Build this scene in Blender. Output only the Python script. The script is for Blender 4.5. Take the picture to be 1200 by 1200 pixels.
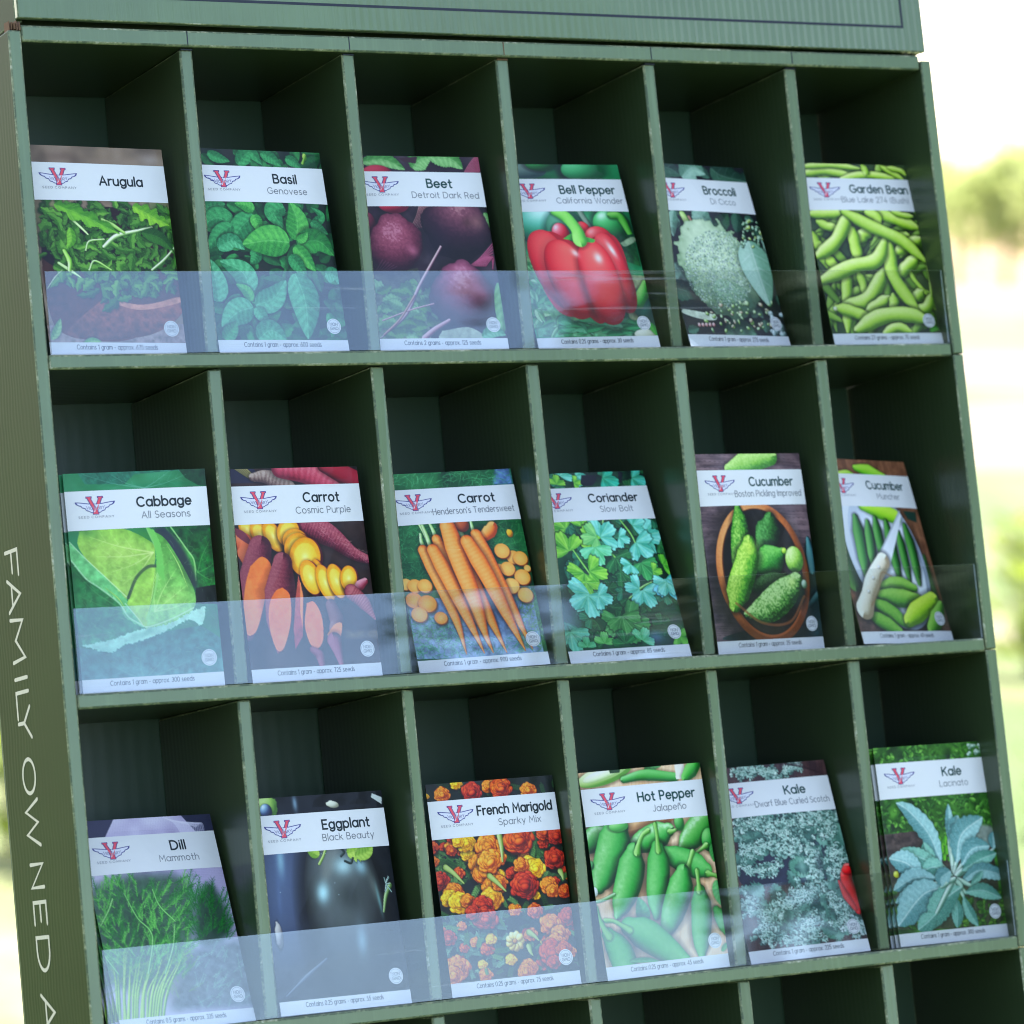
import bpy, bmesh, math, random
import numpy as np
from mathutils import Matrix, Vector

random.seed(7)
scene = bpy.context.scene
for o in list(bpy.data.objects):
    bpy.data.objects.remove(o, do_unlink=True)
C = scene.collection

# ------------------------------------------------------------------ camera, sky, sun, exposure
LEAN = math.radians(11.7)            # the rack leans back like an easel
TOP = 1.55                           # height of the top shelf over the ground
D = Matrix.Translation((0, 0, TOP)) @ Matrix.Rotation(-LEAN, 4, 'X')   # rack space -> world

cam_data = bpy.data.cameras.new('camera')
cam = bpy.data.objects.new('camera', cam_data)
C.objects.link(cam)
cam.matrix_world = (D @ Matrix.Translation((-0.68618, -1.75996, -0.48717))
                    @ Matrix.Rotation(-0.500866, 4, 'Z')
                    @ Matrix.Rotation(math.pi / 2 + 0.109368, 4, 'X')
                    @ Matrix.Rotation(-0.098011, 4, 'Z'))
cam_data.sensor_width = 36
cam_data.sensor_fit = 'HORIZONTAL'
cam_data.lens = 36 * 3.4431
cam_data.clip_start = 0.05
cam_data.clip_end = 3000
cam_data.dof.use_dof = True
cam_data.dof.focus_distance = 1.97
cam_data.dof.aperture_fstop = 9.0
scene.camera = cam

SUN_EL, SUN_AZ = math.radians(52), math.radians(18)     # azimuth from +Y towards +X: behind the rack
world = bpy.data.worlds.new('World')
scene.world = world
world.use_nodes = True
wn = world.node_tree.nodes
sky = wn.new('ShaderNodeTexSky')
sky.sky_type = 'NISHITA'
sky.sun_disc = False
sky.sun_elevation = SUN_EL
sky.sun_rotation = SUN_AZ
sky.dust_density = 2.6
sky.air_density = 1.0
sky.ozone_density = 1.0
wn['Background'].inputs['Strength'].default_value = 0.13
wb = wn.new('ShaderNodeMix')             # white balance set for open shade
wb.data_type = 'RGBA'
wb.blend_type = 'MULTIPLY'
wb.inputs[0].default_value = 1.0
wb.inputs[7].default_value = (1.09, 1.0, 0.94, 1)
world.node_tree.links.new(sky.outputs[0], wb.inputs[6])
world.node_tree.links.new(wb.outputs[2], wn['Background'].inputs['Color'])

sun_data = bpy.data.lights.new('sun', 'SUN')
sun_data.energy = 2.9
sun_data.angle = math.radians(0.5)
sun_data.color = (1.0, 0.95, 0.86)
sun = bpy.data.objects.new('sun', sun_data)
C.objects.link(sun)
sd = Vector((math.sin(SUN_AZ) * math.cos(SUN_EL), math.cos(SUN_AZ) * math.cos(SUN_EL), math.sin(SUN_EL)))
sun.rotation_euler = sd.to_track_quat('Z', 'Y').to_euler()
sun.location = (2, 6, 8)

scene.render.engine = 'CYCLES'
scene.render.resolution_x = scene.render.resolution_y = 1024
scene.view_settings.view_transform = 'Standard'
scene.view_settings.look = 'None'
scene.view_settings.gamma = 1
scene.view_settings.exposure = 2.3
scene.cycles.filter_width = 1.0
scene.cycles.max_bounces = 10
scene.cycles.transparent_max_bounces = 12

# ------------------------------------------------------------------ helpers
def tag(o, label=None, cat=None, group=None, kind=None):
    for k, v in (('label', label), ('category', cat), ('group', group), ('kind', kind)):
        if v:
            o[k] = v
    return o

def empty(name, matrix):
    o = bpy.data.objects.new(name, None)
    o.empty_display_size = 0.02
    C.objects.link(o)
    o.matrix_world = matrix
    return o

def link_mesh(name, me, mats, parent=None):
    o = bpy.data.objects.new(name, me)
    for m in (mats if isinstance(mats, (list, tuple)) else [mats]):
        me.materials.append(m)
    C.objects.link(o)
    if parent:
        o.parent = parent
    return o

def box_bm(bm, x0, x1, y0, y1, z0, z1, bevel=0.0006, edge_mat=1, jitter=0):
    v = []
    for x in (x0, x1):
        for y in (y0, y1):
            for z in (z0, z1):
                j = [random.uniform(-jitter, jitter) for _ in range(3)] if jitter else (0, 0, 0)
                v.append(bm.verts.new((x + j[0], y + j[1], z + j[2])))
    fs = [(0, 1, 3, 2), (4, 6, 7, 5), (0, 4, 5, 1), (2, 3, 7, 6), (0, 2, 6, 4), (1, 5, 7, 3)]
    faces = [bm.faces.new([v[i] for i in f]) for f in fs]
    if bevel:
        edges = list({e for f in faces for e in f.edges})
        r = bmesh.ops.bevel(bm, geom=edges, offset=bevel, segments=3, affect='EDGES', profile=0.5)
        for f in r['faces']:
            f.material_index = edge_mat
            f.smooth = True
    return v

def box(name, dims, mats, parent=None, bevel=0.0006, jitter=0):
    bm = bmesh.new()
    box_bm(bm, *dims, bevel=bevel, jitter=jitter)
    bmesh.ops.recalc_face_normals(bm, faces=bm.faces)
    me = bpy.data.meshes.new(name)
    bm.to_mesh(me)
    bm.free()
    return link_mesh(name, me, mats, parent)

def lin(c):
    """sRGB 0..255 or 0..1 -> linear"""
    c = np.asarray(c, float)
    if c.max() > 1.0:
        c = c / 255.0
    return np.where(c <= 0.04045, c / 12.92, ((c + 0.055) / 1.055) ** 2.4)

# ------------------------------------------------------------------ materials
def new_mat(name):
    m = bpy.data.materials.new(name)
    m.use_nodes = True
    nt = m.node_tree
    return m, nt, nt.nodes['Principled BSDF']

def N(nt, kind, **kw):
    n = nt.nodes.new(kind)
    for k, v in kw.items():
        if k in n.inputs:
            n.inputs[k].default_value = v
        else:
            setattr(n, k, v)
    return n

def ramp(nt, stops):
    r = nt.nodes.new('ShaderNodeValToRGB')
    e = r.color_ramp.elements
    while len(e) < len(stops):
        e.new(0.5)
    for el, (p, c) in zip(e, stops):
        el.position = p
        el.color = (*c, 1) if len(c) == 3 else c
    return r

def cardboard(name, base, flute_axis='X', flute=0.00055, flute_period=0.0048, grain=0.5, rough=0.34, coat=0.7, wander=0.7):
    """printed and varnished corrugated board: flutes show as fine upright ridges, the print is slightly mottled"""
    m, nt, b = new_mat(name)
    L = nt.links.new
    tc = N(nt, 'ShaderNodeTexCoord')
    sep = N(nt, 'ShaderNodeSeparateXYZ')
    L(tc.outputs['Object'], sep.inputs[0])
    # mottled print
    n1 = N(nt, 'ShaderNodeTexNoise', Scale=9.0, Detail=5.0, Roughness=0.6)
    L(tc.outputs['Object'], n1.inputs['Vector'])
    r1 = ramp(nt, [(0.3, tuple(base * 0.86)), (0.7, tuple(base * 1.12))])
    L(n1.outputs['Fac'], r1.inputs['Fac'])
    # rub marks: thin upright streaks where the flutes have been rubbed lighter
    mp = N(nt, 'ShaderNodeMapping')
    mp.inputs['Scale'].default_value = (330, 330, 7)
    L(tc.outputs['Object'], mp.inputs['Vector'])
    n2 = N(nt, 'ShaderNodeTexNoise', Scale=1.0, Detail=3.0, Roughness=0.65)
    L(mp.outputs[0], n2.inputs['Vector'])
    r2 = ramp(nt, [(0.5, (0, 0, 0)), (0.8, (grain, grain, grain))])
    L(n2.outputs['Fac'], r2.inputs['Fac'])
    mix = N(nt, 'ShaderNodeMix', data_type='RGBA')
    L(r2.outputs[0], mix.inputs[0])
    L(r1.outputs[0], mix.inputs[6])
    mix.inputs[7].default_value = (*(base * 1.75 + 0.012), 1)
    L(mix.outputs[2], b.inputs['Base Color'])
    # flutes
    nw = N(nt, 'ShaderNodeTexNoise', Scale=14.0, Detail=3.0, Roughness=0.6)
    L(tc.outputs['Object'], nw.inputs['Vector'])
    wob = N(nt, 'ShaderNodeMath', operation='MULTIPLY_ADD')      # the flutes wander a little
    L(nw.outputs['Fac'], wob.inputs[0])
    wob.inputs[1].default_value = flute_period * wander
    L(sep.outputs[flute_axis], wob.inputs[2])
    add = N(nt, 'ShaderNodeMath', operation='MULTIPLY')
    L(wob.outputs[0], add.inputs[0])
    add.inputs[1].default_value = 2 * math.pi / flute_period
    sn = N(nt, 'ShaderNodeMath', operation='SINE')
    L(add.outputs[0], sn.inputs[0])
    n3 = N(nt, 'ShaderNodeTexNoise', Scale=3.2, Detail=2.0)
    L(tc.outputs['Object'], n3.inputs['Vector'])
    r3 = ramp(nt, [(0.46, (0, 0, 0)), (0.62, (1, 1, 1))])
    L(n3.outputs['Fac'], r3.inputs['Fac'])
    mul = N(nt, 'ShaderNodeMath', operation='MULTIPLY')
    L(sn.outputs[0], mul.inputs[0])
    L(r3.outputs[0], mul.inputs[1])
    ad2 = N(nt, 'ShaderNodeMath', operation='ADD')
    L(mul.outputs[0], ad2.inputs[0])
    m3 = N(nt, 'ShaderNodeMath', operation='MULTIPLY')
    L(n2.outputs['Fac'], m3.inputs[0])
    m3.inputs[1].default_value = 0.8
    L(m3.outputs[0], ad2.inputs[1])
    bp = N(nt, 'ShaderNodeBump', Strength=0.25, Distance=flute)
    L(ad2.outputs[0], bp.inputs['Height'])
    L(bp.outputs[0], b.inputs['Normal'])
    b.inputs['Roughness'].default_value = rough
    b.inputs['Coat Weight'].default_value = coat
    b.inputs['Coat Roughness'].default_value = 0.22
    L(bp.outputs[0], b.inputs['Coat Normal'])
    return m

GREEN = np.array([0.118, 0.172, 0.092])
M = {}
M['board'] = cardboard('green_board', GREEN * np.array([1.12, 1.14, 1.0]), flute=0.00008, grain=0.25)
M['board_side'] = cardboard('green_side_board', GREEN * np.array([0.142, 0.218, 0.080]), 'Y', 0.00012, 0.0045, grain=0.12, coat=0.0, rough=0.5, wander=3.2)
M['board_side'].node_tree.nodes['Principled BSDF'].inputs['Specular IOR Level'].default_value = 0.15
M['board_header'] = cardboard('green_header_board', GREEN * np.array([1.12, 1.16, 1.02]), 'X', 0.0017, 0.0052, grain=0.1, wander=0.5)
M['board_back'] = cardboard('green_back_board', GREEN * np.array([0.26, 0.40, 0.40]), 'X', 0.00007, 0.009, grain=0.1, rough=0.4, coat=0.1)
M['board_shade_tone'] = cardboard('green_board_shade_tone', GREEN * np.array([0.26, 0.29, 0.22]), 'Y', 0.00012, 0.005, grain=0.1, rough=0.32, coat=0.12)  # same green board, shade of the cells put into its base colour

def scuffed():
    m, nt, b = new_mat('scuffed_board_edge')
    L = nt.links.new
    tc = N(nt, 'ShaderNodeTexCoord')
    n = N(nt, 'ShaderNodeTexNoise', Scale=420.0, Detail=4.0, Roughness=0.7)
    L(tc.outputs['Object'], n.inputs['Vector'])
    n2 = N(nt, 'ShaderNodeTexNoise', Scale=30.0, Detail=3.0, Roughness=0.6)
    L(tc.outputs['Object'], n2.inputs['Vector'])
    ad = N(nt, 'ShaderNodeMath', operation='ADD')
    L(n.outputs['Fac'], ad.inputs[0])
    L(n2.outputs['Fac'], ad.inputs[1])
    r = ramp(nt, [(0.92 / 2 + 0.0, tuple(GREEN * 0.62)), (0.56, (0.22, 0.25, 0.13)), (0.66, (0.50, 0.50, 0.38))])
    hf = N(nt, 'ShaderNodeMath', operation='MULTIPLY')
    L(ad.outputs[0], hf.inputs[0])
    hf.inputs[1].default_value = 0.5
    L(hf.outputs[0], r.inputs['Fac'])
    L(r.outputs[0], b.inputs['Base Color'])
    b.inputs['Roughness'].default_value = 0.6
    return m
M['edge'] = scuffed()

def plain(name, c, rough=0.6, **kw):
    m, nt, b = new_mat(name)
    b.inputs['Base Color'].default_value = (*c, 1)
    b.inputs['Roughness'].default_value = rough
    n = N(nt, 'ShaderNodeTexNoise', Scale=60.0, Detail=3.0)
    r = ramp(nt, [(0.3, tuple(np.array(c) * 0.85)), (0.7, tuple(np.array(c) * 1.1))])
    nt.links.new(n.outputs['Fac'], r.inputs['Fac'])
    nt.links.new(r.outputs[0], b.inputs['Base Color'])
    return m
M['line'] = plain('dark_blue_ink', (0.012, 0.016, 0.03), 0.4)
M['letter'] = plain('cream_ink', (0.55, 0.52, 0.42), 0.5)
M['kraft'] = plain('torn_kraft_paper', (0.16, 0.085, 0.045), 0.9)

def clear_sheet():
    m, nt, b = new_mat('clear_plastic')
    nt.nodes.remove(b)
    L = nt.links.new
    out = nt.nodes['Material Output']
    tr = N(nt, 'ShaderNodeBsdfTransparent')
    tr.inputs['Color'].default_value = (0.965, 0.975, 0.98, 1)
    gl = N(nt, 'ShaderNodeBsdfGlossy', Roughness=0.02)
    gl.inputs['Color'].default_value = (0.76, 0.88, 1.0, 1)      # sky blue of the reflections put into the gloss tint
    lw = N(nt, 'ShaderNodeLayerWeight', Blend=0.5)
    pw = N(nt, 'ShaderNodeMath', operation='POWER')
    L(lw.outputs['Facing'], pw.inputs[0])
    pw.inputs[1].default_value = 5.0
    fr = N(nt, 'ShaderNodeMath', operation='MULTIPLY_ADD')      # Schlick reflectance of one face of the sheet
    L(pw.outputs[0], fr.inputs[0])
    fr.inputs[1].default_value = 0.92
    fr.inputs[2].default_value = 0.088
    tc = N(nt, 'ShaderNodeTexCoord')
    # the thin sheet is not quite flat: long low waves plus fine scratches
    mp = N(nt, 'ShaderNodeMapping')
    mp.inputs['Scale'].default_value = (2.0, 1, 8)
    mp.inputs['Rotation'].default_value = (0, 0.06, 0)
    L(tc.outputs['Object'], mp.inputs['Vector'])
    n1 = N(nt, 'ShaderNodeTexNoise', Scale=1.6, Detail=2.5, Roughness=0.5)
    L(mp.outputs[0], n1.inputs['Vector'])
    bp = N(nt, 'ShaderNodeBump', Strength=0.5, Distance=0.0012)
    L(n1.outputs['Fac'], bp.inputs['Height'])
    L(bp.outputs[0], gl.inputs['Normal'])
    mx = N(nt, 'ShaderNodeMixShader')
    L(fr.outputs[0], mx.inputs[0])
    L(tr.outputs[0], mx.inputs[1])
    L(gl.outputs[0], mx.inputs[2])
    # hairline scuffs that catch the light
    mp2 = N(nt, 'ShaderNodeMapping')
    mp2.inputs['Scale'].default_value = (5, 1, 260)
    mp2.inputs['Rotation'].default_value = (0, -0.05, 0)
    L(tc.outputs['Object'], mp2.inputs['Vector'])
    n4 = N(nt, 'ShaderNodeTexNoise', Scale=1.0, Detail=3.0, Roughness=0.6, Distortion=0.6)
    L(mp2.outputs[0], n4.inputs['Vector'])
    r4 = ramp(nt, [(0.60, (0, 0, 0)), (0.80, (0.22, 0.22, 0.22))])
    L(n4.outputs['Fac'], r4.inputs['Fac'])
    n5 = N(nt, 'ShaderNodeTexNoise', Scale=5.0, Detail=1.0)
    L(tc.outputs['Object'], n5.inputs['Vector'])
    r5 = ramp(nt, [(0.48, (0, 0, 0)), (0.62, (1, 1, 1))])
    L(n5.outputs['Fac'], r5.inputs['Fac'])
    ml = N(nt, 'ShaderNodeMath', operation='MULTIPLY')
    L(r4.outputs[0], ml.inputs[0])
    L(r5.outputs[0], ml.inputs[1])
    df = N(nt, 'ShaderNodeBsdfDiffuse')
    df.inputs['Color'].default_value = (0.8, 0.82, 0.85, 1)
    mx2 = N(nt, 'ShaderNodeMixShader')
    L(ml.outputs[0], mx2.inputs[0])
    L(mx.outputs[0], mx2.inputs[1])
    L(df.outputs[0], mx2.inputs[2])
    L(mx2.outputs[0], out.inputs['Surface'])
    return m
M['clear'] = clear_sheet()
def sheet_edge():
    m, nt, b = new_mat('clear_plastic_cut_edge')
    b.inputs['Base Color'].default_value = (0.75, 0.8, 0.85, 1)
    b.inputs['Roughness'].default_value = 0.25
    b.inputs['Alpha'].default_value = 0.55
    n = N(nt, 'ShaderNodeTexNoise', Scale=90.0)
    r = ramp(nt, [(0.35, (0.5, 0.5, 0.5)), (0.65, (0.95, 0.95, 0.95))])
    nt.links.new(n.outputs['Fac'], r.inputs['Fac'])
    nt.links.new(r.outputs[0], b.inputs['Alpha'])
    return m
M['clear_edge'] = sheet_edge()

def print_mat(name, rough=0.36, crinkle=0.6, coat=0.15):
    """everything printed on a packet: ink colour per vertex, glossy slightly crinkled paper"""
    m, nt, b = new_mat(name)
    L = nt.links.new
    at = N(nt, 'ShaderNodeAttribute', attribute_name='ink')
    L(at.outputs['Color'], b.inputs['Base Color'])
    tc = N(nt, 'ShaderNodeTexCoord')
    n = N(nt, 'ShaderNodeTexNoise', Scale=70.0, Detail=2.0, Roughness=0.5)
    L(tc.outputs['Object'], n.inputs['Vector'])
    v = N(nt, 'ShaderNodeTexVoronoi', Scale=55.0)
    L(tc.outputs['Object'], v.inputs['Vector'])
    ad = N(nt, 'ShaderNodeMath', operation='ADD')
    L(n.outputs['Fac'], ad.inputs[0])
    L(v.outputs['Distance'], ad.inputs[1])
    bp = N(nt, 'ShaderNodeBump', Strength=crinkle, Distance=0.0009)
    L(ad.outputs[0], bp.inputs['Height'])
    L(bp.outputs[0], b.inputs['Normal'])
    L(bp.outputs[0], b.inputs['Coat Normal'])
    b.inputs['Roughness'].default_value = rough
    b.inputs['Coat Weight'].default_value = coat
    b.inputs['Coat Roughness'].default_value = 0.12
    b.inputs['Specular IOR Level'].default_value = 0.3
    return m
M['print'] = print_mat('printed_paper')
M['paper'] = plain('packet_paper', (0.62, 0.62, 0.6), 0.5)

# ------------------------------------------------------------------ the setting: ground, track, sky is the world
def ground_mat():
    m, nt, b = new_mat('dry_grassy_ground')
    L = nt.links.new
    tc = N(nt, 'ShaderNodeTexCoord')
    n1 = N(nt, 'ShaderNodeTexNoise', Scale=0.22, Detail=6.0, Roughness=0.66)
    L(tc.outputs['Object'], n1.inputs['Vector'])
    r1 = ramp(nt, [(0.44, (0.08, 0.14, 0.03)), (0.52, (0.19, 0.21, 0.07)), (0.55, (0.25, 0.21, 0.13)), (0.7, (0.22, 0.165, 0.12))])
    L(n1.outputs['Fac'], r1.inputs['Fac'])
    n2 = N(nt, 'ShaderNodeTexNoise', Scale=22.0, Detail=6.0, Roughness=0.7)
    L(tc.outputs['Object'], n2.inputs['Vector'])
    mx = N(nt, 'ShaderNodeMix', data_type='RGBA', blend_type='MULTIPLY')
    mx.inputs[0].default_value = 0.7
    r2 = ramp(nt, [(0.3, (0.5, 0.5, 0.5)), (0.7, (1.25, 1.25, 1.25))])
    L(n2.outputs['Fac'], r2.inputs['Fac'])
    L(r1.outputs[0], mx.inputs[6])
    L(r2.outputs[0], mx.inputs[7])
    L(mx.outputs[2], b.inputs['Base Color'])
    b.inputs['Roughness'].default_value = 0.95
    return m

def grid_sheet(name, x0, x1, y0, y1, z, mat, nx=2, ny=2, rot=0.0, loc=(0, 0)):
    bm = bmesh.new()
    bmesh.ops.create_grid(bm, x_segments=nx, y_segments=ny, size=0.5)
    for v in bm.verts:
        v.co = Vector((x0 + (v.co.x + 0.5) * (x1 - x0), y0 + (v.co.y + 0.5) * (y1 - y0), 0))
    me = bpy.data.meshes.new(name); bm.to_mesh(me); bm.free()
    o = link_mesh(name, me, mat)
    o.location = (loc[0], loc[1], z)
    o.rotation_euler.z = rot
    tag(o, kind='structure')
    return o

grid_sheet('ground', -1200, 1200, -400, 1600, 0, ground_mat())
VIEW_AZ = 36.4      # azimuth (deg, from +Y to +X) of the strip of country seen past the right side of the rack
def polar(az, d):
    a = math.radians(az)
    return (-0.686 + d * math.sin(a), -1.822 + d * math.cos(a))
earth = plain('pinkish_bare_earth', (0.26, 0.18, 0.145), 0.95)
green = plain('mown_grass', (0.09, 0.15, 0.035), 0.9)
c_ = polar(VIEW_AZ, 50)
grid_sheet('dirt_track', -160, 160, -5, 5, 0.004, earth, rot=math.radians(-VIEW_AZ + 4), loc=c_)
c_ = polar(VIEW_AZ, 66)
grid_sheet('grass_strip', -160, 160, -8, 8, 0.004, green, rot=math.radians(-VIEW_AZ + 3), loc=c_)
c_ = polar(VIEW_AZ, 190)
grid_sheet('dirt_road', -300, 300, -45, 45, 0.004, earth, rot=math.radians(-VIEW_AZ - 2), loc=c_)

low_bounce_green = plain('low_bounce_grass', (0.045, 0.075, 0.025), 0.9)
grid_sheet('added_dark_lawn', -45, 45, -60, 2.4, 0.004, low_bounce_green)  # unseen dark sheet added to cut ground bounce under the shelves

def leaf_mat(name, c0, c1, trans=0.35):
    m, nt, b = new_mat(name)
    L = nt.links.new
    oi = N(nt, 'ShaderNodeTexCoord')
    n = N(nt, 'ShaderNodeTexNoise', Scale=1.3, Detail=4.0)
    L(oi.outputs['Object'], n.inputs['Vector'])
    r = ramp(nt, [(0.3, c0), (0.7, c1)])
    L(n.outputs['Fac'], r.inputs['Fac'])
    L(r.outputs[0], b.inputs['Base Color'])
    b.inputs['Roughness'].default_value = 0.6
    t = N(nt, 'ShaderNodeBsdfTranslucent')
    L(r.outputs[0], t.inputs['Color'])
    mx = N(nt, 'ShaderNodeMixShader')
    mx.inputs[0].default_value = trans
    L(b.outputs[0], mx.inputs[1])
    L(t.outputs[0], mx.inputs[2])
    L(mx.outputs[0], nt.nodes['Material Output'].inputs['Surface'])
    return m
LEAF = leaf_mat('yellow_green_leaves', (0.32, 0.40, 0.13), (0.46, 0.52, 0.22), 0.65)
LEAF2 = leaf_mat('weed_leaves', (0.16, 0.24, 0.03), (0.30, 0.36, 0.06), 0.6)
DARKLEAF = leaf_mat('dark_leaves', (0.03, 0.045, 0.02), (0.07, 0.09, 0.035), 0.25)
BARK = plain('bark', (0.10, 0.075, 0.055), 0.9)

def crown_mesh(name, rx, rz, zc, n, size, seed):
    rs = np.random.RandomState(seed)
    cl = rs.normal(size=(26, 3))
    cl /= np.linalg.norm(cl, axis=1)[:, None]
    cl *= rs.uniform(0.35, 0.95, (26, 1))
    V = []
    F = []
    for i in range(n):
        c = cl[rs.randint(26)] + rs.normal(size=3) * 0.17
        p = np.array([c[0] * rx, c[1] * rx, zc + c[2] * rz])
        a = rs.normal(size=3); a /= np.linalg.norm(a)
        b2 = np.cross(a, rs.normal(size=3)); b2 /= np.linalg.norm(b2)
        s = size * rs.uniform(0.6, 1.4)
        k = len(V)
        V += [p - a * s, p + b2 * s * 0.55, p + a * s, p - b2 * s * 0.55]
        F.append((k, k + 1, k + 2, k + 3))
    me = bpy.data.meshes.new(name)
    me.from_pydata([tuple(v) for v in V], [], F)
    return me

def limb_mesh(name, h, r, rx, seed):
    rs = np.random.RandomState(seed)
    bm = bmesh.new()
    def cone(p0, p1, r0, r1):
        d = Vector(p1) - Vector(p0)
        q = d.to_track_quat('Z', 'Y').to_matrix().to_4x4()
        bmesh.ops.create_cone(bm, cap_ends=True, segments=8, radius1=r0, radius2=r1, depth=d.length,
                              matrix=Matrix.Translation((Vector(p0) + Vector(p1)) / 2) @ q)
    cone((0, 0, -0.1), (0.1, 0, h * 0.55), r, r * 0.6)
    for k in range(6):
        a = k * 1.05 + rs.uniform(-0.3, 0.3)
        cone((0.08, 0, h * rs.uniform(0.35, 0.55)), (rx * 0.7 * math.cos(a), rx * 0.7 * math.sin(a), h * rs.uniform(0.7, 0.9)), r * 0.45, r * 0.12)
    me = bpy.data.meshes.new(name); bm.to_mesh(me); bm.free()
    return me

TREE_KINDS = {}
def tree(x, y, h, rx, seed, label, group, mat=LEAF, leaf=0.42, n=1500, name='tree'):
    key = (h, rx, seed, mat.name)
    t = empty(name, Matrix.Translation((x, y, 0)))
    tag(t, label, 'tree', group)
    link_mesh('crown', crown_mesh('crown', rx, h * 0.36, h * 0.62, n, leaf, seed), mat, t)
    link_mesh('trunk', limb_mesh('trunk', h, h * 0.025, rx, seed), BARK, t)
    return t

LINE = 'far trees along the edge of the field'
rs_ = np.random.RandomState(3)
# the far tree line: only a sliver of it shows past the right side of the rack
far = [(33.2, 205, 7.0, 3.6, 'far tree hidden for the most part by the rack, leftmost of the blurred row'),
       (34.9, 212, 8.6, 3.8, 'blurred yellow green far tree just beside the rack edge'),
       (35.75, 225, 8.8, 3.9, 'low blurred yellow green tree in the gap right of the rack edge'),
       (36.55, 208, 8.4, 4.0, 'blurred yellow green tree nearest the middle of the strip of field'),
       (37.5, 202, 9.2, 3.8, 'taller blurred tree with a brownish shaded foot at the right edge of the photo'),
       (38.6, 214, 9.0, 3.6, 'far tree cut off by the right edge of the photo')]
for i, (az, d, h, rx, lab) in enumerate(far):
    x, y = polar(az, d)
    tree(x, y, h, rx, 10 + i, lab, LINE, n=760, leaf=0.46)

# trees in front of the rack, seen only as dark streaks mirrored in the plastic lips
for i, (az, d, h, rx, lab) in enumerate([(37.5, 17, 9.5, 2.6, 'dark tree facing the rack, mirrored in the right half of the plastic lips'),
                                         (46, 19, 10, 3.2, 'second dark tree, mirrored at the far right end of the plastic lips')]):
    a = math.radians(az)
    tree(0.3 + d * math.sin(a), -d * math.cos(a), h, rx, 40 + i, lab, 'trees mirrored in the lips', mat=DARKLEAF, leaf=0.22, n=4200, name='leafy_tree')

def weed_mesh(seed, h, n):
    rs = np.random.RandomState(seed)
    V = []; F = []
    for i in range(n):
        a = rs.uniform(0, 6.28); r = rs.uniform(0.02, 0.5) * h; z = rs.uniform(0.05, 1) * h
        l = rs.uniform(0.16, 0.34) * h; w = l * 0.28
        d = np.array([math.cos(a), math.sin(a), rs.uniform(0.1, 1.1)]); d /= np.linalg.norm(d)
        s = np.array([-math.sin(a), math.cos(a), 0.0])
        p = np.array([math.cos(a) * r, math.sin(a) * r, z])
        k = len(V)
        V += [p - d * l * 0.2, p + d * l * 0.4 + s * w, p + d * l, p + d * l * 0.4 - s * w]
        F.append((k, k + 1, k + 2, k + 3))
    me = bpy.data.meshes.new('foliage')
    me.from_pydata([tuple(v) for v in V], [], F)
    return me
def weed(x, y, h, seed, label):
    t = empty('leafy_weed', Matrix.Translation((x, y, 0)))
    tag(t, label, 'plant', 'blurred weeds in the field')
    link_mesh('foliage', weed_mesh(seed, h, 130), LEAF2, t)
    bm = bmesh.new()
    bmesh.ops.create_cone(bm, cap_ends=True, segments=6, radius1=0.012, radius2=0.006, depth=h * 0.9, matrix=Matrix.Translation((0, 0, h * 0.43)))
    me = bpy.data.meshes.new('stem'); bm.to_mesh(me); bm.free()
    link_mesh('stem', me, BARK, t)
for i, (az, d, h, lab) in enumerate([
        (36.9, 15.2, 0.34, 'blurred bright green weed highest up the strip right of the rack'),
        (37.4, 13.6, 0.36, 'blurred bright weed by the right edge level with the middle shelf'),
        (37.0, 12.4, 0.34, 'blurred darker weed beside the rack below the middle shelf'),
        (37.75, 11.6, 0.30, 'blurred weed cut by the right edge of the photo over bare ground'),
        (37.6, 8.9, 0.22, 'small blurred weed low down by the right edge of the photo'),
        (20.4, 8.6, 0.32, 'bright yellow green weed in the lower left corner behind the rack side'),
        (20.1, 10.3, 0.40, 'bright blurred weed higher up the lower left corner behind the rack side')]):
    x, y = polar(az, d)
    weed(x, y, h, 60 + i, lab)
# ------------------------------------------------------------------ the display rack
ZS = [0.0, -0.1808, -0.3642, -0.5459, -0.7275, -0.9091]     # underside of each shelf
TB = 0.0082                                                 # board thickness
DEPTH = 0.1135
XL, XR = 0.0015, 0.5945
def z_ground(y):
    return (-TOP + y * math.sin(LEAN)) / math.cos(LEAN)

rack = empty('display_rack', D)
tag(rack, 'dark green cardboard display rack of open pigeonholes with clear plastic lips and a tall header', 'display rack')

bd = [M['board'], M['edge']]
inner = [M['board_shade_tone'], M['edge']]

def to_ground(o, below=-1.0):
    for v in o.data.vertices:
        if v.co.z < below:
            v.co.z = z_ground(v.co.y) + 0.0005
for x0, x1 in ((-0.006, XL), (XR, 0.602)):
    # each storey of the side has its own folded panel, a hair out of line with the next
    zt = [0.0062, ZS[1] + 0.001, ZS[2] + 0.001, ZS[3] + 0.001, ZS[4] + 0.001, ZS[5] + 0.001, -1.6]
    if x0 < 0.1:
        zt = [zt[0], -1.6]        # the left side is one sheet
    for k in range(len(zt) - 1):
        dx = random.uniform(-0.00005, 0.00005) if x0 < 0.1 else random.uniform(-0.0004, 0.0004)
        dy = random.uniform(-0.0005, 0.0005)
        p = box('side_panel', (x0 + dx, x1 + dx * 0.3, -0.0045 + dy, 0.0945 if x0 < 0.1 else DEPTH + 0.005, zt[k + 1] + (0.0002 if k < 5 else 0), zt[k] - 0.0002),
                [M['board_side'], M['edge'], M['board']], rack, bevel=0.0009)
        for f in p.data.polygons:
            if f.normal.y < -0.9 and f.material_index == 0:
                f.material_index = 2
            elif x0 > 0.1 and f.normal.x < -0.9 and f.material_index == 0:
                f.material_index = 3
        p.data.materials.append(M['board_shade_tone'])
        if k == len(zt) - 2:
            to_ground(p, -1.3)
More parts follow.
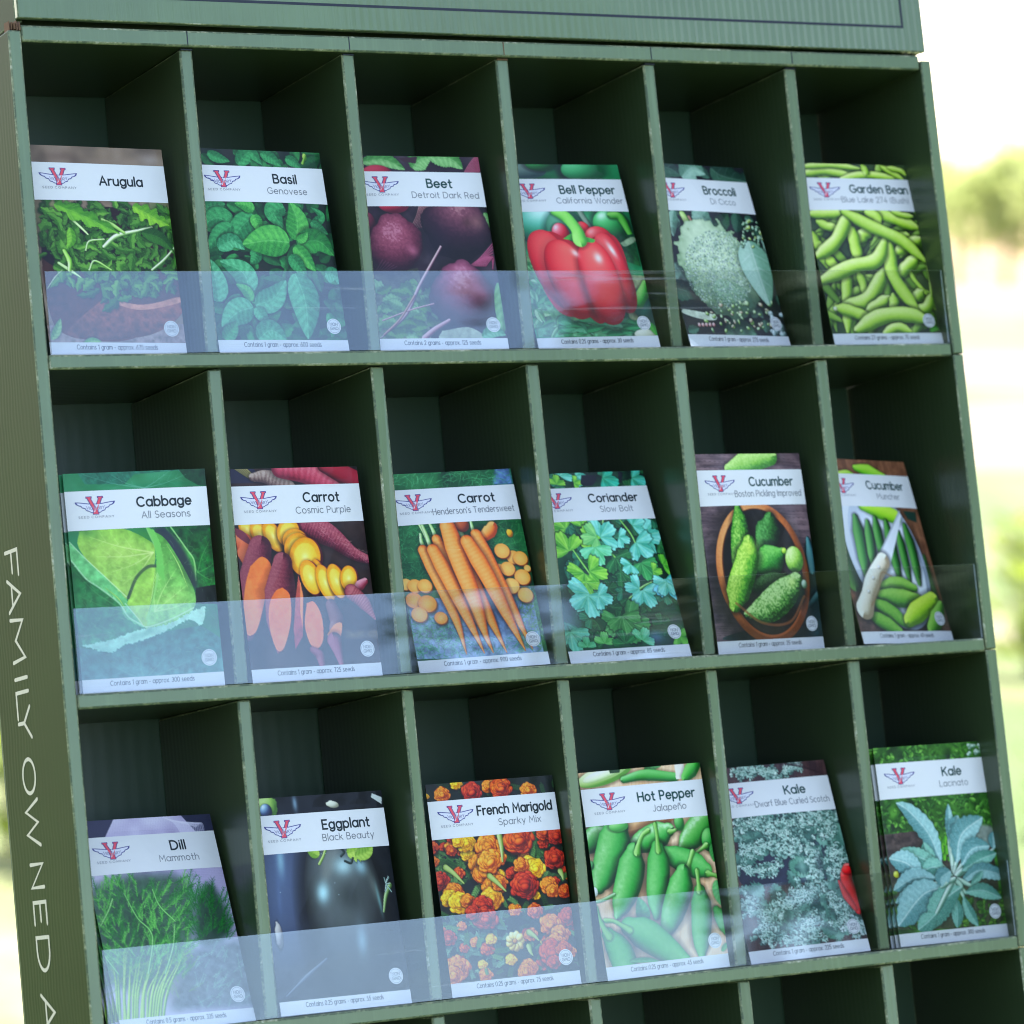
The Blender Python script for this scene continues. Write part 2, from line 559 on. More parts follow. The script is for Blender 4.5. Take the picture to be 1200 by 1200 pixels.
back = box('back_panel', (XL + 0.0003, XR - 0.0003, DEPTH, DEPTH + 0.004, -1.50, 0.0085), [M['board_back'], M['edge']], rack)
for k, z in enumerate(ZS):
    # front edges keep the lighter green, the rest the copy darkened for shade
    s_ = box('shelf', (XL + 0.0002, XR - 0.0002, -0.004, DEPTH - 0.0002, z, z + (TB if k else 0.0094)), [M['board_shade_tone'], M['edge'], M['board']], rack, bevel=0.0013)
    for f in s_.data.polygons:
        if f.normal.y < -0.9 and f.material_index == 0:
            f.material_index = 2
for r in range(5):
    for c in range(1, 6):
        w = 0.0040 + random.uniform(-0.00015, 0.00015)
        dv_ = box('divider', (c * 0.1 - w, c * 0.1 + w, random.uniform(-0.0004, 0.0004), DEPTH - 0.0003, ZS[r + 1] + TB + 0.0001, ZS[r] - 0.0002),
            [M['board_shade_tone'], M['edge'], M['board']], rack, bevel=0.0012, jitter=0.0004)
        for f in dv_.data.polygons:
            if f.normal.y < -0.9 and f.material_index == 0:
                f.material_index = 2
# plain skirt below the lowest shelf, and the easel leg behind
o = box('base_panel', (XL + 0.0003, XR - 0.0003, -0.003, 0.001, -1.6, ZS[5] - 0.0003), bd, rack)
to_ground(o, -1.3)
bm = bmesh.new()
zz = z_ground(0.55) + 0.0
pts = [(DEPTH + 0.0045, -0.45), (DEPTH + 0.0085, -0.45), (0.55, zz), (0.546, zz)]
for x in (0.2, 0.4):
    for (y, z) in pts:
        bm.verts.new((x, y, z))
bm.verts.ensure_lookup_table()
V_ = bm.verts
for f in ((0, 1, 2, 3), (7, 6, 5, 4), (0, 4, 5, 1), (1, 5, 6, 2), (2, 6, 7, 3), (3, 7, 4, 0)):
    bm.faces.new([V_[i] for i in f])
bmesh.ops.recalc_face_normals(bm, faces=bm.faces)
me = bpy.data.meshes.new('easel_leg')
bm.to_mesh(me); bm.free()
link_mesh('easel_leg', me, M['board'], rack)

# slots where the dividers hook into the top shelf, and a torn strip of raw board in the corner
for c in range(1, 6):
    bm = bmesh.new()
    box_bm(bm, c * 0.1 - 0.0006, c * 0.1 - 0.0001, -0.00425, -0.0035, 0.0012, 0.0088, bevel=0)
    box_bm(bm, c * 0.1 - 0.0034, c * 0.1 + 0.0036, -0.0006, 0.004, -0.0011, -0.0003, bevel=0)
    me = bpy.data.meshes.new('slot'); bm.to_mesh(me); bm.free()
    link_mesh('slot', me, M['kraft'] if c == 3 else M['line'], rack)
bm = bmesh.new()
for k in range(7):
    a = k * 0.0035
    box_bm(bm, XL + 0.001 + a, XL + 0.0045 + a, DEPTH - 0.0012, DEPTH - 0.0004, -0.0045 + k * 0.0005 - random.uniform(0, 0.0006), -0.0004, bevel=0)
me = bpy.data.meshes.new('torn_edge'); bm.to_mesh(me); bm.free()
link_mesh('torn_edge', me, M['kraft'], rack)
bm = bmesh.new()
for k in range(5):
    box_bm(bm, -0.0048 + k * 0.0014, -0.0042 + k * 0.0014, -0.0035 - 0.0003 * k, 0.003, 0.0064, 0.0112 - 0.0004 * (k % 3), bevel=0, jitter=0.0004)
me = bpy.data.meshes.new('torn_corner'); bm.to_mesh(me); bm.free()
link_mesh('torn_corner', me, M['kraft'], rack)

# header: a box of board that stands on the top shelf
hd = box('header', (0.0006, 0.5995, -0.0045, 0.0, 0.0118, 0.20), [M['board_header'], M['edge']], rack, bevel=0.0007)
for v in hd.data.vertices:      # the lower edge sags a little to the right
    if v.co.z < 0.03:
        v.co.z += 0.0016 * (1 - v.co.x / 0.6) - 0.0004
for x0, x1 in ((0.0006, 0.0046), (0.5955, 0.5995)):
    box('header_side', (x0, x1, 0.0004, 0.0945, 0.0118, 0.20), [M['board_side'], M['edge']], hd)
box('header_riser', (XL + 0.004, XR - 0.001, 0.010, 0.014, 0.0097, 0.19), [M['board_shade_tone'], M['edge']], hd)
bm = bmesh.new()
LW = 0.0016
for (x0, x1, z0, z1) in ((0.0165, 0.5847, 0.0262, 0.0262 + LW), (0.5847 - LW, 0.5847, 0.0262 + LW, 0.185),
                         (0.0165, 0.0165 + LW, 0.0262 + LW, 0.185), (0.0165, 0.5847, 0.185, 0.185 + LW)):
    v = [bm.verts.new(p) for p in ((x0, -0.00458, z0), (x1, -0.00458, z0), (x1, -0.00458, z1), (x0, -0.00458, z1))]
    bm.faces.new(v)
me = bpy.data.meshes.new('border_line'); bm.to_mesh(me); bm.free()
link_mesh('border_line', me, M['line'], hd)

# clear plastic lips across the front of each storey
lip_tilt = [0.0, 0.0, 0.0015, 0.0, 0.0]
for r in range(5):
    z0 = ZS[r + 1] + TB + 0.0004
    o = box('clear_lip', (0.0045, 0.5938, -0.0027, -0.0020, z0, z0 + 0.0455), [M['clear'], M['clear_edge']], rack, bevel=0)
    for f in o.data.polygons:
        if abs(f.normal.y) < 0.5:
            f.material_index = 1
# ------------------------------------------------------------------ a rounded single-stroke alphabet for the printing
def _arc(cx, cy, rx, ry, a0, a1, n=None):
    n = n or max(5, int(abs(a1 - a0) / 15) + 1)
    t = np.radians(np.linspace(a0, a1, n))
    return [(cx + rx * math.cos(a), cy + ry * math.sin(a)) for a in t]
XH = 0.70
def _o(x=0.32, r=0.32):
    return _arc(x, XH / 2, r, XH / 2, 0, 360, 25)
G = {}
def _g(ch, adv, *strokes):
    G[ch] = (adv, [list(s) for s in strokes])
# capitals, cap height 1
_g('A', .80, [(0, 0), (.40, 1), (.80, 0)], [(.14, .33), (.66, .33)])
_g('B', .62, [(0, 0), (0, 1), (.32, 1)] + _arc(.32, .765, .24, .235, 90, -90)[1:] + [(0, .53)], [(.32, .53)] + _arc(.34, .265, .28, .265, 90, -90) + [(0, 0)])
_g('C', .82, _arc(.46, .5, .46, .5, 48, 312))
_g('D', .76, [(0, 0), (0, 1), (.28, 1)] + _arc(.28, .5, .48, .5, 90, -90)[1:] + [(0, 0)])
_g('E', .56, [(.56, 1), (0, 1), (0, 0), (.56, 0)], [(0, .52), (.48, .52)])
_g('F', .54, [(.54, 1), (0, 1), (0, 0)], [(0, .50), (.46, .50)])
_g('G', .86, _arc(.46, .5, .46, .5, 48, 345) + [(.88, .46), (.52, .46)])
_g('H', .70, [(0, 0), (0, 1)], [(.70, 0), (.70, 1)], [(0, .52), (.70, .52)])
_g('I', .02, [(0.01, 0), (0.01, 1)])
_g('J', .46, [(.44, 1), (.44, .26)] + _arc(.22, .24, .22, .24, 0, -140)[1:])
_g('K', .66, [(0, 0), (0, 1)], [(.62, 1), (.02, .42)], [(.22, .60), (.66, 0)])
_g('L', .52, [(0, 1), (0, 0), (.52, 0)])
_g('M', .88, [(0, 0), (.06, 1), (.44, .32), (.82, 1), (.88, 0)])
_g('N', .72, [(0, 0), (0, 1), (.72, 0), (.72, 1)])
_g('O', .94, _arc(.47, .5, .47, .5, 0, 360, 33))
_g('P', .60, [(0, 0), (0, 1), (.30, 1)] + _arc(.30, .72, .28, .28, 90, -90)[1:] + [(0, .44)])
_g('R', .64, [(0, 0), (0, 1), (.32, 1)] + _arc(.32, .73, .27, .27, 90, -90)[1:] + [(0, .46)], [(.32, .46), (.62, 0)])
_g('S', .58, _arc(.29, .745, .26, .255, 40, 270) + _arc(.29, .25, .29, .25, 90, -140)[1:])
_g('T', .68, [(0, 1), (.68, 1)], [(.34, 1), (.34, 0)])
_g('V', .78, [(0, 1), (.39, 0), (.78, 1)])
_g('W', 1.12, [(0, 1), (.28, 0), (.56, .92), (.84, 0), (1.12, 1)])
_g('X', .68, [(0, 0), (.68, 1)], [(0, 1), (.68, 0)])
_g('Y', .72, [(0, 1), (.36, .46), (.72, 1)], [(.36, .46), (.36, 0)])
# lower case
_g('a', .64, _o(), [(.64, XH), (.64, 0)])
_g('b', .64, [(0, 1.04), (0, 0)], _o())
_g('c', .54, _arc(.32, XH / 2, .32, XH / 2, 50, 310))
_g('d', .64, _o(), [(.64, 1.04), (.64, 0)])
_g('e', .62, [(.02, .36), (.62, .36)] + _arc(.31, XH / 2, .31, XH / 2, 4, 318)[1:])
_g('f', .36, [(.14, 0), (.14, .82)] + _arc(.32, .82, .18, .20, 180, 80)[1:], [(0, .64), (.32, .64)])
_g('g', .64, _o(), [(.64, XH), (.64, .02)] + _arc(.34, .02, .30, .30, 0, -145)[1:])
_g('h', .56, [(0, 1.04), (0, 0)], [(0, .40)] + _arc(.28, .42, .28, .28, 180, 0)[1:] + [(.56, 0)])
_g('i', .02, [(.01, XH), (.01, 0)], [(.01, .94), (.012, .95)])
_g('k', .52, [(0, 1.04), (0, 0)], [(.46, XH), (.02, .28)], [(.18, .42), (.52, 0)])
_g('l', .02, [(.01, 1.04), (.01, 0)])
_g('m', .90, [(0, XH), (0, 0)], [(0, .42)] + _arc(.225, .46, .225, .24, 180, 0)[1:] + [(.45, 0)], [(.45, .42)] + _arc(.675, .46, .225, .24, 180, 0)[1:] + [(.90, 0)])
_g('n', .56, [(0, XH), (0, 0)], [(0, .40)] + _arc(.28, .42, .28, .28, 180, 0)[1:] + [(.56, 0)])
_g('o', .64, _o())
_g('p', .64, [(0, XH), (0, -.30)], _o())
_g('r', .34, [(0, XH), (0, 0)], [(0, .38)] + _arc(.30, .40, .30, .29, 180, 78)[1:])
_g('s', .44, _arc(.22, .52, .19, .18, 35, 270) + _arc(.22, .17, .22, .17, 90, -145)[1:])
_g('t', .38, [(.16, .96), (.16, .16)] + _arc(.32, .16, .16, .16, 180, 280)[1:], [(0, .66), (.36, .66)])
_g('u', .56, [(0, XH), (0, .28)] + _arc(.28, .28, .28, .28, 180, 360)[1:] + [(.56, XH)], [(.56, .30), (.56, 0)])
_g('v', .56, [(0, XH), (.28, 0), (.56, XH)])
_g('w', .82, [(0, XH), (.21, 0), (.41, .62), (.61, 0), (.82, XH)])
_g('x', .52, [(0, 0), (.52, XH)], [(0, XH), (.52, 0)])
_g('y', .56, [(0, XH), (.28, .02)], [(.56, XH), (.16, -.30)])
_g('\u00f1', .56, *([[(0, XH), (0, 0)], [(0, .40)] + _arc(.28, .42, .28, .28, 180, 0)[1:] + [(.56, 0)], [(.08, .88), (.20, .96), (.36, .88), (.48, .96)]]))
# digits and signs
_g('0', .60, _arc(.30, .5, .30, .5, 0, 360, 25))
_g('1', .24, [(0, .84), (.20, 1), (.20, 0)])
_g('2', .54, _arc(.27, .73, .27, .27, 165, -40) + [(0, 0), (.56, 0)])
_g('3', .54, _arc(.26, .75, .24, .25, 150, -90), _arc(.26, .26, .28, .26, 90, -150))
_g('4', .62, [(.46, 0), (.46, 1), (0, .28), (.62, .28)])
_g('5', .54, [(.50, 1), (.10, 1), (.05, .56)] + _arc(.24, .31, .29, .31, 120, -145)[1:])
_g('6', .58, [(.40, 1), (.06, .46)], _arc(.29, .30, .29, .30, 0, 360, 25))
_g('7', .54, [(0, 1), (.54, 1), (.18, 0)])
_g('8', .56, _arc(.28, .76, .23, .24, 0, 360, 21), _arc(.28, .26, .28, .26, 0, 360, 21))
_g('9', .58, _arc(.29, .70, .29, .30, 0, 360, 25), [(.55, .58), (.20, 0)])
_g('-', .34, [(.04, .36), (.30, .36)])
_g('.', .04, [(.02, .0), (.022, .012)])
_g("'", .04, [(.02, 1), (.02, .8)])
_g('(', .22, _arc(.30, .45, .28, .62, 130, 230))
_g(')', .22, _arc(-.08, .45, .28, .62, 50, -50))
GAP, SPACE = 0.25, 0.46

def text_strokes(s, size, width=None, cx=0.0, y=0.0, gap=GAP):
    """list of polylines in plain 2-D units; baseline at y, centred on cx"""
    out = []
    x = 0.0
    for ch in s:
        if ch == ' ':
            x += SPACE
            continue
        adv, st = G[ch]
        for p in st:
            out.append([(x + a, b) for a, b in p])
        x += adv + gap
    x -= gap
    sx = size if width is None else width / x
    return [[((a - x / 2) * sx + cx, b * size + y) for a, b in p] for p in out]

def ribbon(poly, w, maxseg=1e9):
    """flat stroke with mitred joints and round ends -> (verts2d, faces)"""
    P = [np.array(p, float) for p in poly]
    Q = [P[0]]
    for a, b in zip(P[:-1], P[1:]):
        n = max(1, int(math.ceil(np.linalg.norm(b - a) / maxseg)))
        for k in range(1, n + 1):
            q = a + (b - a) * k / n
            if np.linalg.norm(q - Q[-1]) > 1e-9:
                Q.append(q)
    if len(Q) < 2:
        Q.append(Q[0] + np.array([1e-5, 0]))
    closed = np.linalg.norm(Q[0] - Q[-1]) < w * 0.05 and len(Q) > 4
    V = []
    F = []
    n = len(Q)
    dirs = [(Q[i + 1] - Q[i]) / max(1e-12, np.linalg.norm(Q[i + 1] - Q[i])) for i in range(n - 1)]
    for i in range(n):
        if closed and i in (0, n - 1):
            d0, d1 = dirs[-1], dirs[0]
        else:
            d0, d1 = dirs[max(0, i - 1)], dirs[min(n - 2, i)]
        m = d0 + d1
        L = np.linalg.norm(m)
        m = m / L if L > 1e-6 else d1
        k = 1.0 / max(0.45, float(m @ d1))
        nrm = np.array([-m[1], m[0]]) * w / 2 * min(k, 2.0)
        V += [Q[i] + nrm, Q[i] - nrm]
    for i in range(n - 1):
        F.append((2 * i, 2 * i + 1, 2 * i + 3, 2 * i + 2))
    if not closed:
        for end, d, (ia, ib) in ((Q[0], -dirs[0], (0, 1)), (Q[-1], dirs[-1], (2 * n - 1, 2 * n - 2))):
            s = np.array([-d[1], d[0]])
            k0 = len(V)
            for a in (45, 90, 135):
                a = math.radians(a)
                V.append(end + (-s * math.cos(a) + d * math.sin(a)) * w / 2)
            F.append((ib, k0 + 2, k0 + 1, k0, ia) if False else (ia, k0 + 0, k0 + 1, k0 + 2, ib))
    return V, F

def strokes_mesh(name, polys, w, place, maxseg=1e9, lift=2.0e-6):
    """place(x, y, lift) -> 3-D point"""
    V = []
    F = []
    for i, p in enumerate(polys):
        v, f = ribbon(p, w, maxseg)
        k = len(V)
        V += [place(q[0], q[1], i * lift) for q in v]
        F += [tuple(k + j for j in g) for g in f]
    me = bpy.data.meshes.new(name)
    me.from_pydata([tuple(v) for v in V], [], F)
    return me
# lettering down the left side of the rack: read from top to bottom, letter tops towards the front
SIDE = [('F', .2710, .0138), ('A', .2866, .0175), ('M', .3082, .0235), ('I', .3410, .0008), ('L', .3485, .0142), ('Y', .3570, .0168),
        ('O', .3852, .0186), ('W', .4075, .0248), ('N', .4424, .0125), ('E', .4630, .0118), ('D', .4820, .0178), ('A', .5130, .0190)]
polys = []
for ch, z0, wd in SIDE:
    adv, st = G[ch]
    for p in st:
        polys.append([(z0 + a / adv * wd if adv > .1 else z0, b * 0.0188) for a, b in p])
me = strokes_mesh('side_lettering', polys, 0.0021, lambda a, b, l: (-0.00614 - l, 0.0655 - b, -a))
link_mesh('side_lettering', me, M['letter'], rack)
# ------------------------------------------------------------------ painter for the printed pictures (pure numpy)
PW, PH = 0.0815, 0.120              # packet width and height in metres
NX, NY = 204, 300                   # vertices of a printed picture
SS = 2
IW, IH = NX * SS, NY * SS
PXMM = IW / 83.0                    # the artwork is measured on an 83 x 120 mm sheet
_yy, _xx = np.mgrid[0:IH, 0:IW].astype(np.float32)

def vnoise(w, h, cell, rs):
    gw, gh = int(w / cell) + 3, int(h / cell) + 3
    g = rs.rand(gh, gw).astype(np.float32)
    y = np.arange(h, dtype=np.float32) / cell
    x = np.arange(w, dtype=np.float32) / cell
    y0 = y.astype(int); x0 = x.astype(int)
    fy = y - y0; fx = x - x0
    fy = fy * fy * (3 - 2 * fy); fx = fx * fx * (3 - 2 * fx)
    a = g[y0][:, x0]; b = g[y0][:, x0 + 1]; c = g[y0 + 1][:, x0]; d = g[y0 + 1][:, x0 + 1]
    return (a * (1 - fx) + b * fx) * (1 - fy)[:, None] + (c * (1 - fx) + d * fx) * fy[:, None]

def fnoise(w, h, cell, rs, oct=4, rough=0.55):
    o = np.zeros((h, w), np.float32); amp = 1.0; tot = 0
    for k in range(oct):
        o += amp * vnoise(w, h, max(cell, 1.5), rs)
        tot += amp; amp *= rough; cell /= 2
    return o / tot

def col(c):
    return np.array(c, np.float32) / 255.0

def spline(pts, step=2.0):
    P = np.array(pts, float)
    if len(P) == 2:
        P = np.array([P[0], (P[0] + P[1]) / 2, P[1]])
    Q = np.vstack([2 * P[0] - P[1], P, 2 * P[-1] - P[-2]])
    out = []
    for i in range(1, len(Q) - 2):
        n = max(2, int(np.linalg.norm(Q[i + 1] - Q[i]) / step))
        t = np.linspace(0, 1, n, endpoint=False)[:, None]
        a, b, c, d = Q[i - 1], Q[i], Q[i + 1], Q[i + 2]
        out.append(0.5 * (2 * b + (c - a) * t + (2 * a - 5 * b + 4 * c - d) * t ** 2 + (3 * b - a - 3 * c + d) * t ** 3))
    out.append(P[-1:])
    return np.vstack(out)

class Pic:
    """artwork canvas; measured points (x, y) on the tilted packet are unfolded to the flat sheet by the quad given"""
    def __init__(self, quad, org, s, seed=1):
        self.rs = np.random.RandomState(seed)
        self.im = np.zeros((IH, IW, 3), np.float32)
        dst = [(0, 0), (IW, 0), (IW, IH), (0, IH)]
        src = [((x - org[0]) * s, (y - org[1]) * s) for x, y in quad]
        A = []; B = []
        for (x, y), (u, v) in zip(src, dst):
            A.append([x, y, 1, 0, 0, 0, -u * x, -u * y]); B.append(u)
            A.append([0, 0, 0, x, y, 1, -v * x, -v * y]); B.append(v)
        self.H = np.append(np.linalg.solve(np.array(A), np.array(B)), 1).reshape(3, 3)
        self.k = IW / (math.hypot(src[2][0] - src[3][0], src[2][1] - src[3][1]))
    def q(self, p):
        p = np.atleast_2d(np.array(p, float))
        r = np.c_[p, np.ones(len(p))] @ self.H.T
        return r[:, :2] / r[:, 2:]
    def _box(self, lo, hi, pad):
        x0 = max(0, int(lo[0] - pad)); y0 = max(0, int(lo[1] - pad))
        x1 = min(IW, int(hi[0] + pad) + 2); y1 = min(IH, int(hi[1] + pad) + 2)
        if x1 <= x0 or y1 <= y0:
            return None
        return slice(y0, y1), slice(x0, x1)
    def _put(self, b, c, a):
        a = np.clip(a, 0, 1)[..., None]
        self.im[b] = self.im[b] * (1 - a) + c * a
    # ---- grounds
    def ground(self, cols, cell=60, oct=5, sx=1.0, sy=1.0, seed=0, contrast=1.6, region=None):
        rs = np.random.RandomState(seed + 11)
        n = fnoise(int(IW * sx) + 2, int(IH * sy) + 2, cell, rs, oct)
        n = n[(np.arange(IH) * sy).astype(int)][:, (np.arange(IW) * sx).astype(int)]
        n = np.clip((n - 0.5) * contrast + 0.5, 0, 0.9999) * (len(cols) - 1)
        i = n.astype(int); f = (n - i)[..., None]
        c = np.array([col(k) for k in cols])
        o = c[i] * (1 - f) + c[np.minimum(i + 1, len(cols) - 1)] * f
        if region is None:
            self.im[:] = o
        else:
            P = self.q(region)
            m = self._inpoly(P, np.s_[0:IH, 0:IW])
            self._put(np.s_[0:IH, 0:IW], o, m)
    def _inpoly(self, P, b):
        x = _xx[b] + 0.5; y = _yy[b] + 0.5
        m = np.zeros(x.shape, bool)
        j = len(P) - 1
        for i in range(len(P)):
            xi, yi = P[i]; xj, yj = P[j]
            if yi != yj:
                m ^= ((yi > y) != (yj > y)) & (x < (xj - xi) * (y - yi) / (yj - yi) + xi)
            j = i
        return m.astype(np.float32)
    def poly(self, pts, c, a=1.0, curve=False, c2=None, tex=0.0, rag=0.0, soft=0):
        P = self.q(pts)
        if curve:
            P = spline(np.vstack([P, P[:1]]), 3)
        if rag:
            P = spline(P, 4) if not curve else P
            P = P + self.rs.normal(size=P.shape) * rag * self.k
        b = self._box(P.min(0), P.max(0), 2 + soft * 3)
        if b is None: return
        m = self._inpoly(P, b)
        if soft:
            m = blur(m, soft)
        c = np.broadcast_to(col(c), m.shape + (3,)).copy()
        if c2 is not None:
            h = (_yy[b] - P[:, 1].min()) / max(1, np.ptp(P[:, 1]))
            c = c * (1 - h[..., None]) + col(c2) * h[..., None]
        if tex:
            c = c * (1 + tex * (fnoise(m.shape[1], m.shape[0], 14, self.rs, 4) - .5)[..., None] * 2)
        self._put(b, c, m * a)
    def shade(self, p, rx, ry, f, ang=0, colr=(0, 0, 0)):
        """soft round stain, f = strength"""
        c = self.q(p)[0]; rx *= self.k; ry *= self.k
        R = max(rx, ry) * 1.6
        b = self._box(c - R, c + R, 1)
        if b is None: return
        dx = _xx[b] - c[0]; dy = _yy[b] - c[1]
        t = math.radians(ang)
        u = (dx * math.cos(t) + dy * math.sin(t)) / rx; v = (-dx * math.sin(t) + dy * math.cos(t)) / ry
        self._put(b, col(colr), f * np.exp(-1.6 * (u * u + v * v)))
    # ---- solids
    def ball(self, p, rx, ry, ang, dark, mid, light, L=(-.45, -.6), hl=0.0, hlp=18, tex=0.0, texcell=8, sq=2.0, shadow=0.35, hlc=(255, 255, 255), bump=0):
        c = self.q(p)[0]; rx *= self.k; ry *= self.k
        R = max(rx, ry) * 1.5
        b = self._box(c - R, c + R, 2)
        if b is None: return
        dx = _xx[b] - c[0]; dy = _yy[b] - c[1]
        t = math.radians(ang)
        u = (dx * math.cos(t) + dy * math.sin(t)) / rx; v = (-dx * math.sin(t) + dy * math.cos(t)) / ry
        if bump:
            wv = (fnoise(dx.shape[1], dx.shape[0], bump * self.k, self.rs, 3) - .5) * 0.35
            u = u * (1 + wv); v = v * (1 + wv)
        r = (np.abs(u) ** sq + np.abs(v) ** sq) ** (1 / sq)
        e = min(rx, ry)
        if shadow:
            ds = np.hypot((dx - 0.10 * rx), (dy - 0.14 * ry)) * 0
            r2 = (np.abs(u + 0.08) ** sq + np.abs(v - 0.10) ** sq) ** (1 / sq)
            self._put(b, col((0, 0, 0)), shadow * np.clip((1.28 - r2) / 0.28, 0, 1))
        m = np.clip((1 - r) * e + 0.5, 0, 1)
        nz = np.sqrt(np.clip(1 - r * r, 0, 1))
        nx = u * math.cos(t) - v * math.sin(t); ny = u * math.sin(t) + v * math.cos(t)
        Lz = math.sqrt(max(0.05, 1 - L[0] ** 2 - L[1] ** 2))
        lam = nx * L[0] + ny * L[1] + nz * Lz
        self._shadeput(b, m, lam, dark, mid, light, hl, hlp, tex, texcell, hlc)
    def _shadeput(self, b, m, lam, dark, mid, light, hl, hlp, tex, texcell, hlc=(255, 255, 255)):
        lam = np.clip(lam, 0, 1)
        if tex:
            lam = lam + tex * (fnoise(m.shape[1], m.shape[0], max(2, texcell * self.k), self.rs, 3) - .5) * 2
            lam = np.clip(lam, 0, 1.0)
        f = (lam * 2)[..., None]
        d, mi, li = col(dark), col(mid), col(light)
        c = np.where(f < 1, d * (1 - f) + mi * f, mi * (2 - f) + li * (f - 1))
        if hl:
            s = (hl * lam ** hlp)[..., None]
            c = c * (1 - s) + col(hlc) * s
        self._put(b, c, m)
    def _axis(self, S, b):
        X = _xx[b].ravel(); Y = _yy[b].ravel()
        best = np.full(X.shape, 1e12, np.float32); idx = np.zeros(X.shape, int)
        for k in range(0, len(S), 64):
            d = (X[:, None] - S[None, k:k + 64, 0].astype(np.float32)) ** 2 + (Y[:, None] - S[None, k:k + 64, 1].astype(np.float32)) ** 2
            j = d.argmin(1); dm = d[np.arange(len(X)), j]
            w = dm < best
            best[w] = dm[w]; idx[w] = j[w] + k
        T = np.gradient(S, axis=0); T /= np.linalg.norm(T, axis=1)[:, None] + 1e-9
        side = (X - S[idx, 0]) * -T[idx, 1] + (Y - S[idx, 1]) * T[idx, 0]
        shp = _xx[b].shape
        sgn = np.where(side >= 0, 1, -1)
        s = idx / max(1, len(S) - 1)
        along = ((X - S[idx, 0]) * T[idx, 0] + (Y - S[idx, 1]) * T[idx, 1])
        return (np.sqrt(best) * sgn).reshape(shp), s.reshape(shp), T[idx].reshape(shp + (2,)), along.reshape(shp)
    def tube(self, pts, w, dark, mid, light, L=(-.5, -.6), hl=0.0, hlp=14, tex=0.0, texcell=6, shadow=0.3, step=2.5, raw=False, rings=0.0, ringn=20, hlc=(255, 255, 255)):
        """round stroke; w = half width, single value or list along the stroke"""
        P = np.array(pts, float) if raw else self.q(pts)
        S = spline(P, step)
        W = np.interp(np.linspace(0, 1, len(S)), np.linspace(0, 1, len(np.atleast_1d(w))), np.atleast_1d(w)) * self.k
        pad = W.max() * 1.7 + 2
        b = self._box(S.min(0), S.max(0), pad)
        if b is None: return
        d, s, T, al = self._axis(S, b)
        Wp = np.interp(s, np.linspace(0, 1, len(W)), W)
        t = d / np.maximum(Wp, 0.3)
        if shadow:
            off = np.abs(t - 0.25 * np.sign(T[..., 0] + 1e-6))
            self._put(b, col((0, 0, 0)), shadow * np.clip((1.6 - np.abs(t)) / 0.6, 0, 1))
        m = np.clip(Wp - np.abs(d) + 0.5, 0, 1)
        tt = np.clip(t, -1, 1)
        nz = np.sqrt(1 - tt * tt)
        nx = -T[..., 1] * tt; ny = T[..., 0] * tt
        Lz = math.sqrt(max(0.05, 1 - L[0] ** 2 - L[1] ** 2))
        lam = nx * L[0] + ny * L[1] + nz * Lz
        if rings:
            lam = lam + rings * np.sin(s * ringn * 6.28 + 3 * fnoise(t.shape[1], t.shape[0], 10, self.rs, 2)) * nz
        self._shadeput(b, m, lam, dark, mid, light, hl, hlp, tex, texcell, hlc)
    def line(self, pts, w, c, a=1.0, raw=False):
        P = np.array(pts, float) if raw else self.q(pts)
        S = spline(P, 2.0)
        W = np.interp(np.linspace(0, 1, len(S)), np.linspace(0, 1, len(np.atleast_1d(w))), np.atleast_1d(w)) * self.k
        b = self._box(S.min(0), S.max(0), W.max() + 2)
        if b is None: return
        X = _xx[b].ravel(); Y = _yy[b].ravel()
        d = (X[:, None] - S[None, :, 0]) ** 2 + (Y[:, None] - S[None, :, 1]) ** 2
        j = d.argmin(1)
        m = np.clip(W[j] - np.sqrt(d[np.arange(len(X)), j]) + 0.5, 0, 1).reshape(_xx[b].shape)
        self._put(b, col(c), m * a)
    def leaf(self, pts, w, dark, light, vein=None, nv=6, serr=0.0, nserr=14, asym=0.25, peak=0.42, shadow=0.35, puff=0.35, raw=False, va=0.6, tex=0.12, mid=1.0, slant=0.8):
        """leaf blade along the curve pts (base to tip), w = half width"""
        P = np.array(pts, float) if raw else self.q(pts)
        S = spline(P, 2.5)
        w = w * self.k
        pad = w * 1.35 + 3
        b = self._box(S.min(0), S.max(0), pad)
        if b is None: return
        d, s, T, al = self._axis(S, b)
        e = math.log(0.5) / math.log(peak)
        prof = np.sin(np.pi * np.clip(s, 0.0, 1) ** e) ** 0.75
        nse = fnoise(d.shape[1], d.shape[0], 9 * self.k, self.rs, 3) - .5
        if serr:
            prof = prof * (1 + serr * np.sin(s * nserr * 6.28) + serr * 1.5 * nse)
        Wp = w * prof
        endpen = np.where((s <= 0) | (s >= 1), np.abs(al), 0)
        ad = np.abs(d) + endpen
        if shadow:
            self._put(b, col((0, 8, 4)), shadow * np.clip((Wp * 1.25 + 3 - ad) / (0.3 * w + 3), 0, 1) * (prof > 0.05))
        m = np.clip(Wp - ad + 0.5, 0, 1)
        t = d / np.maximum(Wp, 0.5)
        base = 0.5 + asym * np.sign(t) * np.clip(np.abs(t) * 4, 0, 1)
        ph = (s * nv - np.abs(t) * slant) % 1.0
        base = base + puff * (np.sin(ph * np.pi) - 0.6) - 0.12 * np.abs(t) ** 2
        base = base + tex * 2 * nse
        f = np.clip(base, 0, 1)[..., None]
        c = col(dark) * (1 - f) + col(light) * f
        if vein is not None:
            vm = np.clip(1 - np.abs(d) / max(0.9, 0.045 * w * mid), 0, 1)
            vm = np.maximum(vm, np.clip(1 - np.minimum(ph, 1 - ph) * 14, 0, 1) * 0.55 * (np.abs(t) < 0.9))
            c = c * (1 - (vm * va)[..., None]) + col(vein) * (vm * va)[..., None]
        self._put(b, c, m)
